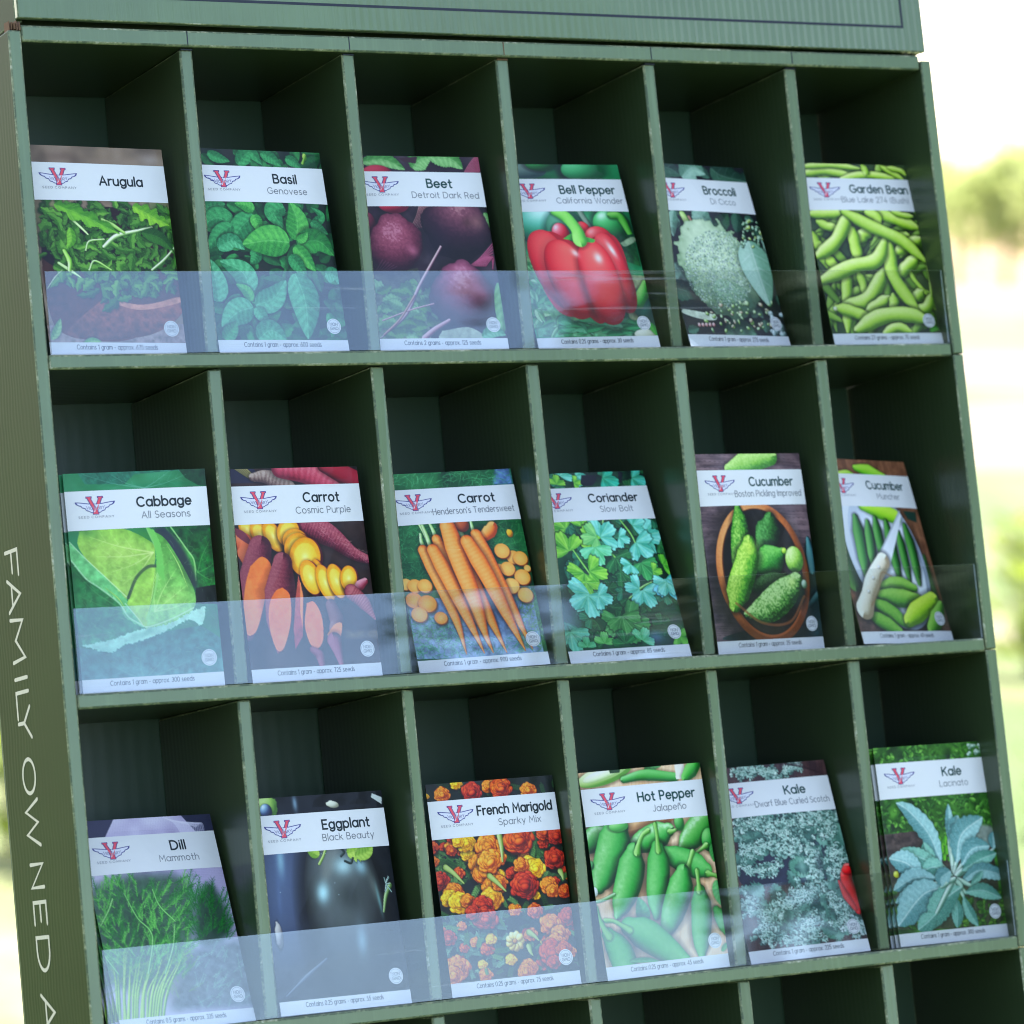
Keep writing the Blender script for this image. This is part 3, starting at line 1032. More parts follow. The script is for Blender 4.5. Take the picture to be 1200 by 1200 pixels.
    # ---- textures over an area
    def scatter(self, n, box, fn):
        (x0, y0, x1, y1) = box
        for i in range(n):
            fn(self.rs.uniform(x0, x1), self.rs.uniform(y0, y1), i)
    def wood(self, a, b_, ang=90, seed=3, plank=0, gap=(40, 30, 35)):
        rs = np.random.RandomState(seed)
        n = fnoise(IW, IH, 70, rs, 2)
        t = math.radians(ang)
        ac = _xx * math.cos(t) + _yy * math.sin(t)
        al = -_xx * math.sin(t) + _yy * math.cos(t)
        ac = ac - ac.min(); al = al - al.min()
        g = vnoise(int(ac.max()) + 2, int(al.max() / 14) + 3, 3.0, rs)
        st = g[(al / 14).astype(int), ac.astype(int)]
        f = np.clip(0.55 * st + 0.45 * n + 0.18 * np.sin(ac / 11 + n * 14), 0, 1)[..., None]
        self.im[:] = col(a) * (1 - f) + col(b_) * f
        if plank:
            p = (ac / (plank * self.k)) % 1
            self.im[:] = np.where((p < 0.02)[..., None], col(gap), self.im)
    def finish(self, soft=0.0, gain=1.0):
        im = np.clip(self.im, 0, 1)
        rs = self.rs
        im = im * (0.97 + 0.06 * rs.rand(IH, IW, 1).astype(np.float32))
        out = im.reshape(NY, SS, NX, SS, 3).mean((1, 3))
        g = out.mean(-1, keepdims=True)
        out = g + (out - g) * 0.98                  # the press prints a little richer
        out = np.clip(out, 0, 1)
        return np.clip(out + 0.10 * (out - .42) * (1 - np.abs(2 * out - 1)) * 2, 0, 1)

def blur(m, r):
    r = max(1, int(r))
    for ax in (0, 1):
        p = np.pad(m, [(r, r) if i == ax else (0, 0) for i in range(2)], mode='edge')
        cs = np.cumsum(p, axis=ax)
        cs = np.insert(cs, 0, 0, axis=ax)
        n = m.shape[ax]
        m = (np.take(cs, range(2 * r + 1, 2 * r + 1 + n), axis=ax) - np.take(cs, range(0, n), axis=ax)) / (2 * r + 1)
    return m
# ------------------------------------------------------------------ the eighteen printed pictures
pictures = {}
def lerp(a, b, t):
    return tuple(a[i] * (1 - t) + b[i] * t for i in range(3))
def pick(p, cols):
    return cols[p.rs.randint(len(cols))]

# ---- arugula
p = Pic([(29.2, 169), (188.2, 174.4), (218.6, 416.8), (58.3, 416.6)], (30, 170), 4.8, 1)
p.ground([(92, 78, 66), (128, 110, 94), (150, 132, 118)], 90, 3, seed=1)
p.shade((690, 80), 90, 50, .5, colr=(190, 175, 170)); p.shade((180, 60), 120, 40, .4, colr=(80, 60, 50))
p.poly([(60, 1010), (900, 1000), (900, 1130), (60, 1130)], (140, 122, 118), tex=.3)
for k in range(26): p.line([(100 + k * 31, 1060 + p.rs.rand() * 50), (125 + k * 31, 1050 + p.rs.rand() * 50)], 1.6, (166, 150, 140), .5)
p.shade((140, 400), 90, 90, .7, colr=(110, 140, 60)); p.shade((740, 370), 90, 60, .7, colr=(60, 110, 30))
p.poly([(85, 560), (240, 410), (480, 350), (850, 480), (870, 860), (620, 1075), (330, 1090), (160, 1010), (100, 760)], (38, 22, 26), curve=True, c2=(104, 54, 44), tex=.2)
p.poly([(440, 850), (640, 905), (860, 850), (866, 950), (700, 1060), (420, 1090), (230, 1050)], (150, 84, 64), curve=True, c2=(96, 56, 48), tex=.35)
p.poly([(440, 850), (640, 895), (866, 850), (866, 880), (640, 925), (470, 880)], (196, 128, 106), curve=True, tex=.2)
p.poly([(85, 580), (240, 412), (420, 400), (520, 520), (420, 690), (220, 700), (100, 640)], (24, 20, 30), curve=True)
for k in range(330):
    x = p.rs.uniform(110, 850); y = p.rs.uniform(350, 850)
    if y > 860 - abs(x - 560) * .35: continue
    a = p.rs.uniform(0, 6.28); l = p.rs.uniform(60, 140); bd = p.rs.uniform(-34, 34)
    t = (k / 330) ** 1.5 * .7 + .3 * p.rs.rand(); sh_ = .45 + .55 * p.rs.rand()
    d = lerp((8, 32, 14), (44, 104, 26), t); li = lerp((40, 96, 36), (156, 204, 86), t * sh_)
    p.leaf([(x, y), (x + math.cos(a) * l * .5 - math.sin(a) * bd, y + math.sin(a) * l * .5 + math.cos(a) * bd), (x + math.cos(a) * l, y + math.sin(a) * l)],
           p.rs.uniform(13, 30), d, li, vein=(160, 205, 110), serr=.25, nserr=3, nv=3, puff=.15, shadow=.45)
for pts, w, c in (([(430, 570), (500, 510), (620, 480), (700, 460)], [9, 12, 8, 4], (206, 232, 160)), ([(250, 415), (310, 470), (340, 500)], [7, 7, 5], (200, 228, 150)),
                  ([(700, 700), (770, 640), (830, 570)], [6, 7, 4], (196, 226, 150)), ([(350, 700), (380, 650), (470, 700)], [5, 6, 5], (150, 200, 90)),
                  ([(180, 660), (240, 700), (300, 740)], [8, 10, 4], (190, 226, 140)), ([(420, 420), (480, 450), (540, 490)], [9, 11, 8], (140, 190, 80)),
                  ([(330, 590), (350, 540), (430, 530)], [5, 6, 5], (150, 200, 90)), ([(210, 590), (240, 650), (240, 700)], [10, 14, 10], (150, 210, 80)),
                  ([(120, 800), (160, 740), (200, 700)], [3, 4, 3], (120, 160, 90))):
    p.tube(pts, w, lerp(c, (30, 80, 20), .6), c, (240, 250, 210))
p.leaf([(150, 330), (300, 390), (520, 500)], 40, (50, 112, 30), (128, 190, 60), vein=(190, 225, 140), serr=.35, nserr=4, nv=5)
p.leaf([(590, 340), (700, 400), (800, 450)], 44, (70, 130, 30), (150, 205, 60), vein=(200, 230, 140), serr=.3, nserr=4)
p.leaf([(640, 490), (740, 520), (820, 590)], 40, (18, 66, 24), (60, 120, 40), vein=(140, 190, 100))
p.leaf([(240, 460), (250, 530), (225, 580)], 26, (60, 120, 30), (140, 200, 70), vein=(190, 225, 130))
p.leaf([(140, 1090), (170, 1040), (190, 970)], 22, (70, 120, 60), (150, 190, 120)); p.leaf([(320, 1112), (370, 1095), (420, 1100)], 18, (80, 130, 70), (150, 190, 120))
pictures['arugula'] = p.finish()

# ---- basil
p = Pic([(224.1, 172.2), (375, 177.4), (410.1, 412.9), (258, 412.7)], (230, 165), 4.8, 2)
p.ground([(10, 26, 20), (26, 44, 36), (46, 42, 40)], 60, 4, seed=2)
for k in range(170):
    x = p.rs.uniform(10, 860); y = p.rs.uniform(30, 1110); a = p.rs.uniform(0, 6.28); l = p.rs.uniform(90, 170); t = p.rs.rand()
    p.leaf([(x, y), (x + math.cos(a) * l * .5, y + math.sin(a) * l * .5 + 8), (x + math.cos(a) * l, y + math.sin(a) * l + 14)], p.rs.uniform(26, 44),
           lerp((8, 46, 26), (16, 82, 42), t), lerp((30, 92, 50), (66, 156, 84), t), vein=(110, 176, 130), nv=5, puff=.16, va=.3, tex=.25)
B1 = ((20, 100, 44), (116, 200, 96)); B2 = ((12, 78, 44), (84, 176, 108)); B3 = ((20, 92, 58), (116, 200, 144))
for pts, w, c in (
    ([(60, 420), (60, 370), (160, 350)], 60, B2), ([(200, 480), (120, 430), (30, 470)], 62, B2), ([(320, 420), (250, 480), (180, 580)], 60, B2),
    ([(200, 470), (130, 520), (60, 610)], 44, B2), ([(320, 410), (340, 470), (370, 510)], 34, B1), ([(320, 390), (270, 360), (210, 350)], 34, B1),
    ([(490, 370), (430, 400), (480, 490)], 56, B2), ([(560, 560), (560, 440), (520, 340)], 66, B1), ([(640, 480), (700, 420), (640, 370)], 26, B2),
    ([(640, 450), (690, 490), (740, 520)], 30, B2), ([(120, 600), (200, 560), (270, 610)], 44, B3), ([(320, 600), (330, 650), (300, 690)], 34, B2),
    ([(520, 570), (400, 560), (255, 580)], 84, B1), ([(560, 580), (680, 560), (775, 640)], 66, ((14, 84, 40), (74, 166, 78))),
    ([(545, 590), (600, 650), (670, 730)], 44, B1), ([(520, 640), (570, 700), (620, 760)], 40, B2), ([(560, 560), (600, 540), (620, 510)], 24, B1),
    ([(300, 850), (260, 740), (130, 670)], 64, B3), ([(130, 900), (110, 780), (80, 660)], 60, B3), ([(310, 900), (280, 840), (220, 800)], 30, B1),
    ([(330, 920), (430, 880), (500, 780)], 64, B3), ([(320, 930), (230, 960), (145, 1040)], 70, B3), ([(330, 930), (370, 980), (415, 1020)], 34, B3),
    ([(350, 1110), (420, 1060), (510, 1115)], 60, B3), ([(550, 740), (610, 900), (630, 1110)], 84, B3), ([(720, 740), (790, 760), (800, 800)], 46, B3),
    ([(740, 960), (770, 1040), (760, 1100)], 30, B2), ([(160, 1110), (200, 1060), (230, 1010)], 40, B2),
    ([(230, 130), (300, 60), (370, 130)], 44, B2), ([(360, 60), (420, 90), (480, 140)], 34, B2), ([(500, 90), (540, 110), (590, 150)], 30, B2), ([(60, 60), (120, 90), (190, 110)], 30, B2)):
    p.leaf(pts, w, c[0], c[1], vein=lerp(c[1], (220, 240, 200), .4), nv=7, puff=.3, slant=1.0, peak=.36, shadow=.5, tex=.2, asym=.16)
p.ball((610, 85), 12, 20, 0, (60, 120, 20), (140, 190, 60), (190, 220, 110)); p.tube([(600, 120), (612, 80)], [8, 5], (50, 100, 20), (110, 160, 50), (160, 200, 90))
pictures['basil'] = p.finish()

# ---- beet
p = Pic([(410.2, 180.6), (560.6, 182.7), (597.8, 409.2), (445.7, 411)], (420, 170), 4.9, 3)
p.ground([(24, 14, 24), (46, 30, 44), (70, 58, 66)], 80, 4, seed=3)
p.poly([(60, 740), (340, 700), (420, 1110), (60, 1110)], (66, 66, 52), c2=(112, 130, 96), tex=.4)
for k in range(46):
    x = p.rs.uniform(60, 420); y = p.rs.uniform(810, 1100); a = p.rs.uniform(-.6, .6) + (3.14 if p.rs.rand() < .5 else 0); l = p.rs.uniform(60, 120); t = p.rs.rand()
    p.leaf([(x, y), (x + math.cos(a) * l * .5, y - 12), (x + math.cos(a) * l, y + math.sin(a) * l)], p.rs.uniform(22, 40), lerp((22, 56, 14), (60, 104, 60), t), lerp((84, 134, 40), (150, 190, 140), t), vein=(150, 170, 120), serr=.15, nserr=5, puff=.3)
for pts, w in (([(20, 90), (150, 80), (270, 135)], 44), ([(310, 130), (350, 80), (420, 60)], 60), ([(400, 60), (520, 70), (600, 130)], 56), ([(720, 380), (740, 420), (745, 480)], 24)):
    p.leaf(pts, w, (44, 108, 40), (150, 196, 130), vein=(190, 216, 170), puff=.3, serr=.06)
p.poly([(230, 70), (340, 60), (330, 100), (260, 90)], (60, 34, 44))
for k in range(10): p.tube([(610 + k * 9, 150), (640 + k * 9, 100), (670 + k * 7, 60)], 4, (70, 12, 36), (150, 50, 80), (200, 120, 140))
p.ball((110, 160), 90, 52, 0, (90, 16, 40), (150, 30, 56), (190, 60, 80)); p.ball((200, 330), 90, 56, 0, (100, 10, 40), (170, 28, 58), (206, 60, 84))
for k in range(7): p.tube([(300 + k * 10, 470), (330 + k * 8, 410), (350 + k * 9, 345)], [3, 4, 5], (60, 10, 34), (150, 60, 84), (210, 170, 160), shadow=.1)
p.ball((60, 440), 40, 60, 0, (70, 16, 36), (110, 30, 56), (140, 60, 80))
p.ball((560, 480), 190, 190, 0, (16, 8, 18), (46, 20, 38), (120, 66, 82), L=(.15, -.7), bump=110, hl=.35, hlp=30, hlc=(220, 180, 170), tex=.08, texcell=14)
p.shade((620, 440), 34, 34, .5, colr=(60, 34, 34)); p.shade((680, 440), 60, 60, .35, colr=(190, 150, 130)); p.shade((430, 560), 120, 130, .45, colr=(34, 30, 52))
p.ball((215, 560), 150, 160, 20, (40, 12, 30), (90, 32, 54), (150, 76, 96), L=(-.1, -.45), bump=90, hl=.3, hlp=24, hlc=(230, 180, 190), tex=.14, texcell=9)
p.shade((310, 600), 46, 34, .5, ang=50, colr=(206, 130, 150)); p.shade((180, 700), 110, 60, .5, colr=(40, 16, 34))
for k in range(6): p.line([(100 + k * 12, 720), (140 + k * 16, 650 + k * 8)], 1.6, (160, 110, 130), .5)
for k in range(9): p.tube([(640 + k * 11, 690), (700 + k * 9, 640), (770, 560 + k * 18)], 4, (60, 8, 34), (140, 40, 76), (200, 110, 140))
p.ball((620, 880), 190, 210, 0, (30, 12, 30), (70, 26, 50), (156, 86, 110), L=(-.1, -.55), bump=110, hl=.4, hlp=22, hlc=(236, 196, 206), tex=.06, texcell=16)
p.shade((690, 830), 80, 40, .4, ang=35, colr=(200, 124, 150))
p.tube([(130, 1100), (270, 970), (350, 800), (470, 580)], [3, 9, 9, 7], (70, 40, 56), (150, 110, 124), (210, 180, 180))
p.tube([(140, 1000), (300, 940), (430, 905)], 4, (120, 60, 70), (180, 120, 130), (220, 180, 180)); p.tube([(150, 1080), (240, 990), (320, 860)], 6, (90, 50, 50), (150, 100, 90), (190, 150, 140))
p.tube([(380, 1100), (440, 1050), (520, 1000)], [16, 14, 10], (90, 50, 66), (160, 110, 120), (210, 170, 180)); p.poly([(480, 1060), (640, 1040), (730, 1110), (480, 1110)], (150, 160, 140), curve=True, tex=.2)
p.leaf([(800, 780), (820, 900), (830, 1090)], 40, (50, 100, 50), (130, 180, 110), vein=(170, 200, 140)); p.leaf([(710, 1090), (780, 1060), (850, 1080)], 34, (50, 110, 70), (130, 190, 150))
pictures['beet'] = p.finish()

# ---- bell pepper
p = Pic([(583, 190.1), (724.3, 190.2), (775.3, 404.9), (632.4, 408.7)], (600, 180), 5.217, 4)
p.ground([(10, 66, 40), (24, 110, 64), (60, 150, 104), (30, 90, 60)], 120, 3, seed=4)
p.ball((80, 95), 130, 46, 0, (40, 66, 66), (70, 94, 90), (110, 130, 120), shadow=0); p.ball((170, 55), 90, 40, 0, (8, 60, 24), (20, 96, 40), (60, 150, 80)); p.ball((430, 90), 130, 70, 0, (12, 80, 44), (30, 120, 70), (90, 180, 120))
p.ball((200, 420), 190, 130, -8, (8, 56, 44), (34, 120, 88), (120, 206, 180), L=(-.1, -.6), hl=.5, hlp=10); p.ball((330, 460), 120, 130, 0, (10, 54, 40), (30, 92, 66), (90, 150, 120))
p.tube([(400, 330), (430, 380), (470, 440)], 16, (60, 84, 66), (110, 130, 110), (160, 170, 150)); p.ball((610, 430), 120, 100, 0, (6, 60, 28), (24, 116, 54), (90, 190, 110), hl=.6, hlp=20)
p.tube([(600, 370), (660, 380), (720, 480)], [22, 26, 18], (24, 90, 20), (70, 150, 50), (140, 200, 100)); p.poly([(650, 500), (740, 480), (790, 680), (660, 640)], (14, 56, 34), c2=(30, 80, 40), tex=.5)
p.poly([(660, 540), (730, 500), (760, 520), (690, 560)], (120, 140, 110), curve=True, tex=.3)
p.poly([(60, 600), (160, 620), (260, 900), (760, 1000), (900, 1100), (160, 1110)], (110, 150, 96), c2=(86, 140, 100), tex=.5)
for k in range(80):
    x = p.rs.uniform(80, 330); y = p.rs.uniform(620, 1090); a = p.rs.uniform(0, 6.28); l = p.rs.uniform(40, 100); t = p.rs.rand()
    p.leaf([(x, y), (x + math.cos(a) * l * .5, y + math.sin(a) * l * .5 - 8), (x + math.cos(a) * l, y + math.sin(a) * l)], p.rs.uniform(8, 26), lerp((10, 76, 30), (70, 130, 80), t), lerp((60, 150, 76), (200, 226, 180), t), vein=(170, 210, 150), puff=.2)
for k in range(40):
    x = p.rs.uniform(260, 860); y = p.rs.uniform(1000, 1100); l = p.rs.uniform(60, 160); t = p.rs.rand()
    p.leaf([(x, y), (x + l * .5, y - 12), (x + l, y + p.rs.uniform(-30, 30))], p.rs.uniform(14, 32), lerp((10, 84, 50), (50, 120, 84), t), lerp((60, 160, 96), (150, 206, 170), t), vein=(150, 206, 160), puff=.2)
p.poly([(720, 730), (840, 760), (850, 960), (720, 990)], (140, 150, 110), tex=.3, curve=True); p.ball((800, 920), 66, 100, -15, (10, 54, 44), (30, 90, 74), (90, 140, 120))
p.tube([(770, 900), (800, 840), (815, 780)], [34, 36, 20], (24, 100, 30), (70, 160, 60), (150, 210, 110)); p.ball((820, 1090), 70, 30, 0, (150, 150, 120), (190, 190, 160), (220, 220, 200)); p.leaf([(840, 1020), (870, 1060), (890, 1100)], 20, (30, 120, 30), (90, 170, 60))
R0 = ((120, 8, 18), (208, 26, 40), (238, 84, 84))
p.ball((295, 480), 52, 62, 0, (110, 8, 20), (190, 30, 50), (236, 120, 130), hl=.5); p.ball((430, 470), 50, 60, 0, *R0, hl=.4); p.ball((530, 520), 90, 80, 10, *R0, hl=.3)
p.poly([(135, 580), (160, 490), (240, 470), (400, 540), (560, 480), (650, 530), (710, 700), (720, 850), (670, 960), (600, 1000), (540, 1030), (470, 985), (440, 950), (370, 990), (280, 950), (200, 830), (150, 680)], (176, 18, 34), curve=True)
p.ball((260, 700), 120, 240, -14, (140, 10, 26), (208, 28, 42), (240, 90, 84), shadow=0, L=(.1, -.5), sq=2.3)
p.ball((350, 760), 120, 236, -10, (130, 8, 24), (204, 26, 40), (238, 86, 80), shadow=.2, L=(.25, -.5), sq=2.3)
p.ball((630, 720), 90, 240, -10, (120, 8, 24), (200, 28, 42), (236, 92, 90), shadow=.2, L=(-.3, -.5), sq=2.3)
p.ball((545, 780), 118, 248, -6, (124, 8, 24), (208, 28, 42), (240, 90, 84), shadow=.28, L=(-.05, -.5), sq=2.3)
for c, rx, ry, a in (((380, 600), 22, 34, -40), ((520, 630), 30, 40, -20), ((605, 580), 18, 60, -25)): p.shade(c, rx, ry, .85, a, (255, 236, 226))
p.shade((330, 570), 70, 40, .5, 20, (250, 110, 96)); p.shade((480, 600), 50, 50, .4, 0, (250, 110, 96)); p.shade((370, 735), 110, 20, .4, 8, (120, 20, 20)); p.shade((440, 800), 20, 160, .45, -3, (110, 6, 22)); p.shade((680, 890), 40, 40, .5, 0, (120, 20, 20))
p.poly([(310, 515), (370, 480), (430, 500), (500, 520), (490, 540), (440, 535), (415, 552), (380, 530)], (86, 176, 70), curve=True, tex=.2, c2=(60, 150, 56))
p.tube([(255, 345), (330, 385), (390, 460), (410, 520)], [26, 36, 34, 44], (64, 140, 50), (124, 206, 84), (176, 236, 130), hl=.2)
pictures['pepper'] = p.finish()

# ---- broccoli
p = Pic([(752.3, 189.5), (870.1, 196.7), (927.6, 407.6), (809.4, 405.4)], (770, 185), 5.333, 5)
p.ground([(14, 18, 24), (26, 30, 36), (44, 40, 44)], 70, 4, seed=5)
GL = ((56, 96, 76), (170, 204, 182)); GD = ((14, 44, 34), (70, 112, 88))
for k in range(60):
    x = p.rs.uniform(-100, 820); y = p.rs.uniform(30, 1090); a = p.rs.uniform(0, 6.28); l = p.rs.uniform(50, 120); t = p.rs.rand()
    p.leaf([(x, y), (x + math.cos(a) * l * .5, y + math.sin(a) * l * .5), (x + math.cos(a) * l, y + math.sin(a) * l)], p.rs.uniform(16, 34), lerp((10, 34, 26), (40, 76, 60), t), lerp((40, 84, 64), (120, 164, 140), t), vein=(140, 170, 150), serr=.1, nserr=4, puff=.12)
for pts, w, c in (([(-60, 60), (60, 60), (150, 110)], 60, GD), ([(150, 120), (220, 60), (300, 100)], 60, GL), ([(330, 60), (400, 110), (560, 150)], 70, GD), ([(300, 330), (270, 370), (340, 430)], 60, GL),
    ([(230, 400), (260, 430), (280, 440)], 30, GL), ([(480, 340), (490, 400), (480, 470)], 40, GD), ([(340, 420), (400, 400), (430, 350)], 40, ((10, 40, 26), (50, 96, 60))), ([(100, 320), (90, 400), (100, 490)], 30, GL),
    ([(20, 560), (60, 660), (110, 720)], 60, GD), ([(105, 650), (160, 740), (240, 840)], 66, GL), ([(640, 440), (700, 600), (710, 700)], 30, GL),
    ([(60, 800), (180, 830), (250, 870)], 56, GD), ([(260, 790), (360, 860), (500, 990)], 64, ((16, 36, 36), (70, 100, 96))), ([(420, 1090), (520, 1060), (620, 1100)], 50, ((50, 90, 60), (130, 170, 140))), ([(580, 990), (620, 960), (660, 1000)], 26, GL)):
    p.leaf(pts, w, c[0], c[1], vein=lerp(c[1], (235, 240, 235), .5), nv=5, puff=.1, serr=.06, nserr=5)
p.tube([(150, 350), (190, 420), (220, 480)], [16, 20, 12], (90, 130, 60), (170, 200, 110), (230, 240, 190)); p.tube([(190, 370), (220, 420), (240, 450)], 7, (130, 60, 50), (190, 130, 110), (220, 170, 150))
p.ball((380, 700), 215, 265, -24, (66, 92, 68), (132, 158, 120), (190, 208, 172), L=(-.15, -.5), bump=34, tex=.16, texcell=40, shadow=.5)
p.ball((470, 860), 120, 70, 20, (70, 100, 76), (112, 146, 112), (150, 180, 146), bump=30, shadow=.1)
c0 = p.q((380, 700))[0]
for k in range(3600):
    r = math.sqrt(p.rs.rand()); a = p.rs.uniform(0, 6.28)
    u = r * math.cos(a) * 205; v = r * math.sin(a) * 252; t = math.radians(-24)
    x = 380 + u * math.cos(t) - v * math.sin(t); y = 700 + u * math.sin(t) + v * math.cos(t)
    cc = pick(p, [(70, 100, 84), (96, 124, 110), (196, 212, 190), (150, 176, 150), (210, 222, 206), (130, 140, 150), (160, 180, 120), (84, 110, 100)])
    X, Y = p.q((x, y))[0]
    b = p._box((X, Y), (X, Y), 3)
    if b: p._put(b, col(cc), np.clip(p.rs.uniform(1.4, 2.9) - np.hypot(_xx[b] - X, _yy[b] - Y), 0, 1) * .85)
for k in range(18): p.shade((p.rs.uniform(220, 540), p.rs.uniform(520, 880)), 26, 14, .3, p.rs.uniform(0, 180), (60, 90, 80))
p.leaf([(560, 520), (610, 680), (700, 930)], 100, (92, 136, 108), (186, 214, 196), vein=(232, 240, 232), nv=5, puff=.08, peak=.35)
p.poly([(160, 940), (260, 960), (360, 985), (350, 1015), (250, 1000), (160, 965)], (206, 216, 190), curve=True, tex=.2)
for k in range(60):
    x = p.rs.uniform(300, 720); y = p.rs.uniform(900, 1080); p.ball((x, y), p.rs.uniform(6, 16), p.rs.uniform(5, 12), p.rs.uniform(0, 90), (60, 90, 40), pick(p, [(130, 170, 70), (180, 204, 150), (90, 130, 80), (196, 150, 136)]), (220, 236, 190), bump=12)
for k in range(5): p.ball((260 + k * 22, 1040), 9, 10, 0, (150, 90, 90), (206, 150, 150), (230, 200, 196))
for k in range(40):
    x = p.rs.uniform(520, 660); y = p.rs.uniform(390, 560); p.ball((x, y), p.rs.uniform(6, 16), p.rs.uniform(5, 12), p.rs.uniform(0, 90), (30, 60, 40), pick(p, [(60, 104, 70), (150, 190, 160), (30, 60, 44), (180, 200, 90)]), (200, 226, 190), bump=12)
for k in range(16): p.ball((p.rs.uniform(700, 790), p.rs.uniform(940, 1100)), 20, 13, p.rs.uniform(0, 90), (70, 90, 90), (150, 170, 166), (220, 230, 230), bump=12)
pictures['broccoli'] = p.finish()

# ---- garden bean
p = Pic([(933.1, 190.7), (1059.4, 193.4), (1106, 403.6), (978.6, 404.8)], (935, 185), 5.333, 6)
p.ground([(30, 52, 30), (54, 76, 44), (80, 96, 60)], 60, 4, seed=6)
BE = ((84, 124, 20), (166, 204, 62), (214, 236, 130))
for k in range(70):
    x = p.rs.uniform(20, 860); y = p.rs.uniform(40, 1080); a = p.rs.uniform(0, 3.14); l = p.rs.uniform(90, 190); bd = p.rs.uniform(-30, 30); t = p.rs.uniform(.25, .75)
    p.tube([(x - math.cos(a) * l, y - math.sin(a) * l), (x - math.sin(a) * bd, y + math.cos(a) * bd), (x + math.cos(a) * l, y + math.sin(a) * l)], [8, 24, 26, 20, 6], lerp((24, 54, 14), BE[0], t), lerp((60, 96, 30), BE[1], t), lerp((90, 130, 50), BE[2], t), shadow=.5)
def bean(pts, w=34, t=1.0):
    p.tube(pts, [w * .5, w * .95, w, w * .9, w, w * .9, w * .35], lerp((30, 60, 20), BE[0], t), lerp((90, 130, 40), BE[1], t), BE[2], L=(-.4, -.6), hl=.12, hlp=8, tex=.06, texcell=12, shadow=.55)
for pts, w in (([(30, 100), (160, 80), (330, 110)], 26), ([(20, 55), (200, 45), (380, 65)], 18), ([(270, 130), (420, 105), (600, 125)], 22), ([(400, 50), (420, 80), (420, 105)], 22), ([(520, 55), (590, 95), (650, 130)], 18), ([(560, 60), (640, 80), (670, 105)], 16),
    ([(70, 350), (180, 350), (280, 345)], 30), ([(120, 400), (180, 430), (240, 440)], 26), ([(450, 330), (580, 380), (750, 435)], 34), ([(580, 340), (650, 360), (710, 365)], 18), ([(420, 350), (470, 370), (500, 410)], 36), ([(380, 520), (400, 480), (450, 460)], 34),
    ([(90, 470), (110, 530), (150, 560)], 30), ([(180, 620), (210, 660), (240, 700)], 30), ([(610, 490), (680, 490), (690, 500)], 24), ([(300, 680), (300, 850), (310, 1080)], 32), ([(370, 720), (400, 790), (420, 870)], 26),
    ([(330, 450), (345, 540), (370, 640)], 36), ([(310, 350), (230, 520), (110, 620)], 38), ([(690, 700), (720, 760), (800, 850)], 14), ([(600, 600), (680, 540), (770, 500)], 30), ([(620, 740), (670, 680), (740, 620)], 34), ([(700, 960), (800, 930), (830, 850)], 30), ([(800, 640), (825, 760), (830, 860)], 12),
    ([(270, 930), (430, 880), (540, 690)], 40), ([(430, 960), (490, 920), (560, 870)], 32), ([(590, 860), (595, 910), (590, 960)], 32), ([(720, 880), (750, 850), (770, 830)], 30), ([(240, 935), (340, 960), (460, 1010)], 34),
    ([(560, 540), (590, 740), (740, 950)], 42), ([(145, 765), (330, 680), (480, 640), (540, 500)], 40), ([(275, 340), (440, 430), (640, 520), (790, 640)], 38), ([(370, 1070), (520, 990), (690, 980), (820, 1015)], 44), ([(540, 1090), (620, 1055), (700, 1080)], 26)):
    bean(pts, w, p.rs.uniform(.75, 1))
p.ball((232, 940), 12, 12, 0, (150, 160, 110), (200, 204, 160), (230, 230, 210)); p.leaf([(820, 1080), (850, 1060), (880, 1070)], 16, (40, 110, 30), (90, 160, 60))
pictures['bean'] = p.finish()

# ---- cabbage
p = Pic([(73.3, 552.8), (239, 546.8), (263.8, 800.7), (97.1, 811.6)], (70, 540), 4.365, 7)
p.ground([(22, 92, 50), (38, 118, 74), (62, 140, 100)], 130, 4, seed=7)
def veins(base, tips, c, w=4, a=.5):
    for t in tips:
        m = ((base[0] + t[0]) / 2 + (t[1] - base[1]) * .08, (base[1] + t[1]) / 2 + 10)
        p.line([base, m, t], [w, w * .6, 1.2], c, a)
        for q_ in (.35, .55, .75):
            x = base[0] + (t[0] - base[0]) * q_; y = base[1] + (t[1] - base[1]) * q_
            d = (t[0] - base[0], t[1] - base[1])
            for s in (-1, 1): p.line([(x, y), (x + d[0] * .16 - s * d[1] * .14, y + d[1] * .16 + s * d[0] * .14)], [w * .45, .8], c, a * .7)
p.poly([(20, 40), (90, 50), (130, 110), (330, 110), (380, 60), (600, 40), (700, 110), (750, 110), (750, 20), (20, 30)], (40, 106, 84), tex=.3); p.poly([(600, 30), (745, 26), (750, 120), (700, 115), (640, 80)], (14, 62, 34), tex=.4)
veins((430, 130), [(120, 60), (260, 60), (560, 40), (640, 60)], (120, 170, 150), 3, .5)
p.poly([(540, 330), (770, 320), (810, 620), (700, 640), (600, 480)], (12, 76, 32), tex=.5, c2=(28, 110, 44)); veins((700, 560), [(770, 380), (640, 380), (800, 500), (790, 600)], (90, 160, 80), 4, .5)
p.poly([(690, 640), (800, 620), (820, 720), (690, 720)], (8, 22, 20))
p.poly([(530, 325), (600, 400), (680, 490), (690, 620), (650, 560), (560, 420)], (64, 140, 60), curve=True, tex=.3, rag=2)
p.line([(560, 330), (640, 440), (680, 500), (690, 600)], 4, (160, 210, 130), .8)
p.poly([(470, 340), (540, 340), (640, 470), (700, 640), (600, 560)], (40, 52, 62), curve=True, soft=6)
p.poly([(50, 500), (180, 600), (320, 720), (400, 830), (440, 900), (120, 940), (60, 700)], (22, 96, 40), c2=(70, 140, 96), tex=.3); veins((330, 760), [(80, 560), (100, 680), (110, 800)], (90, 160, 90), 4, .4)
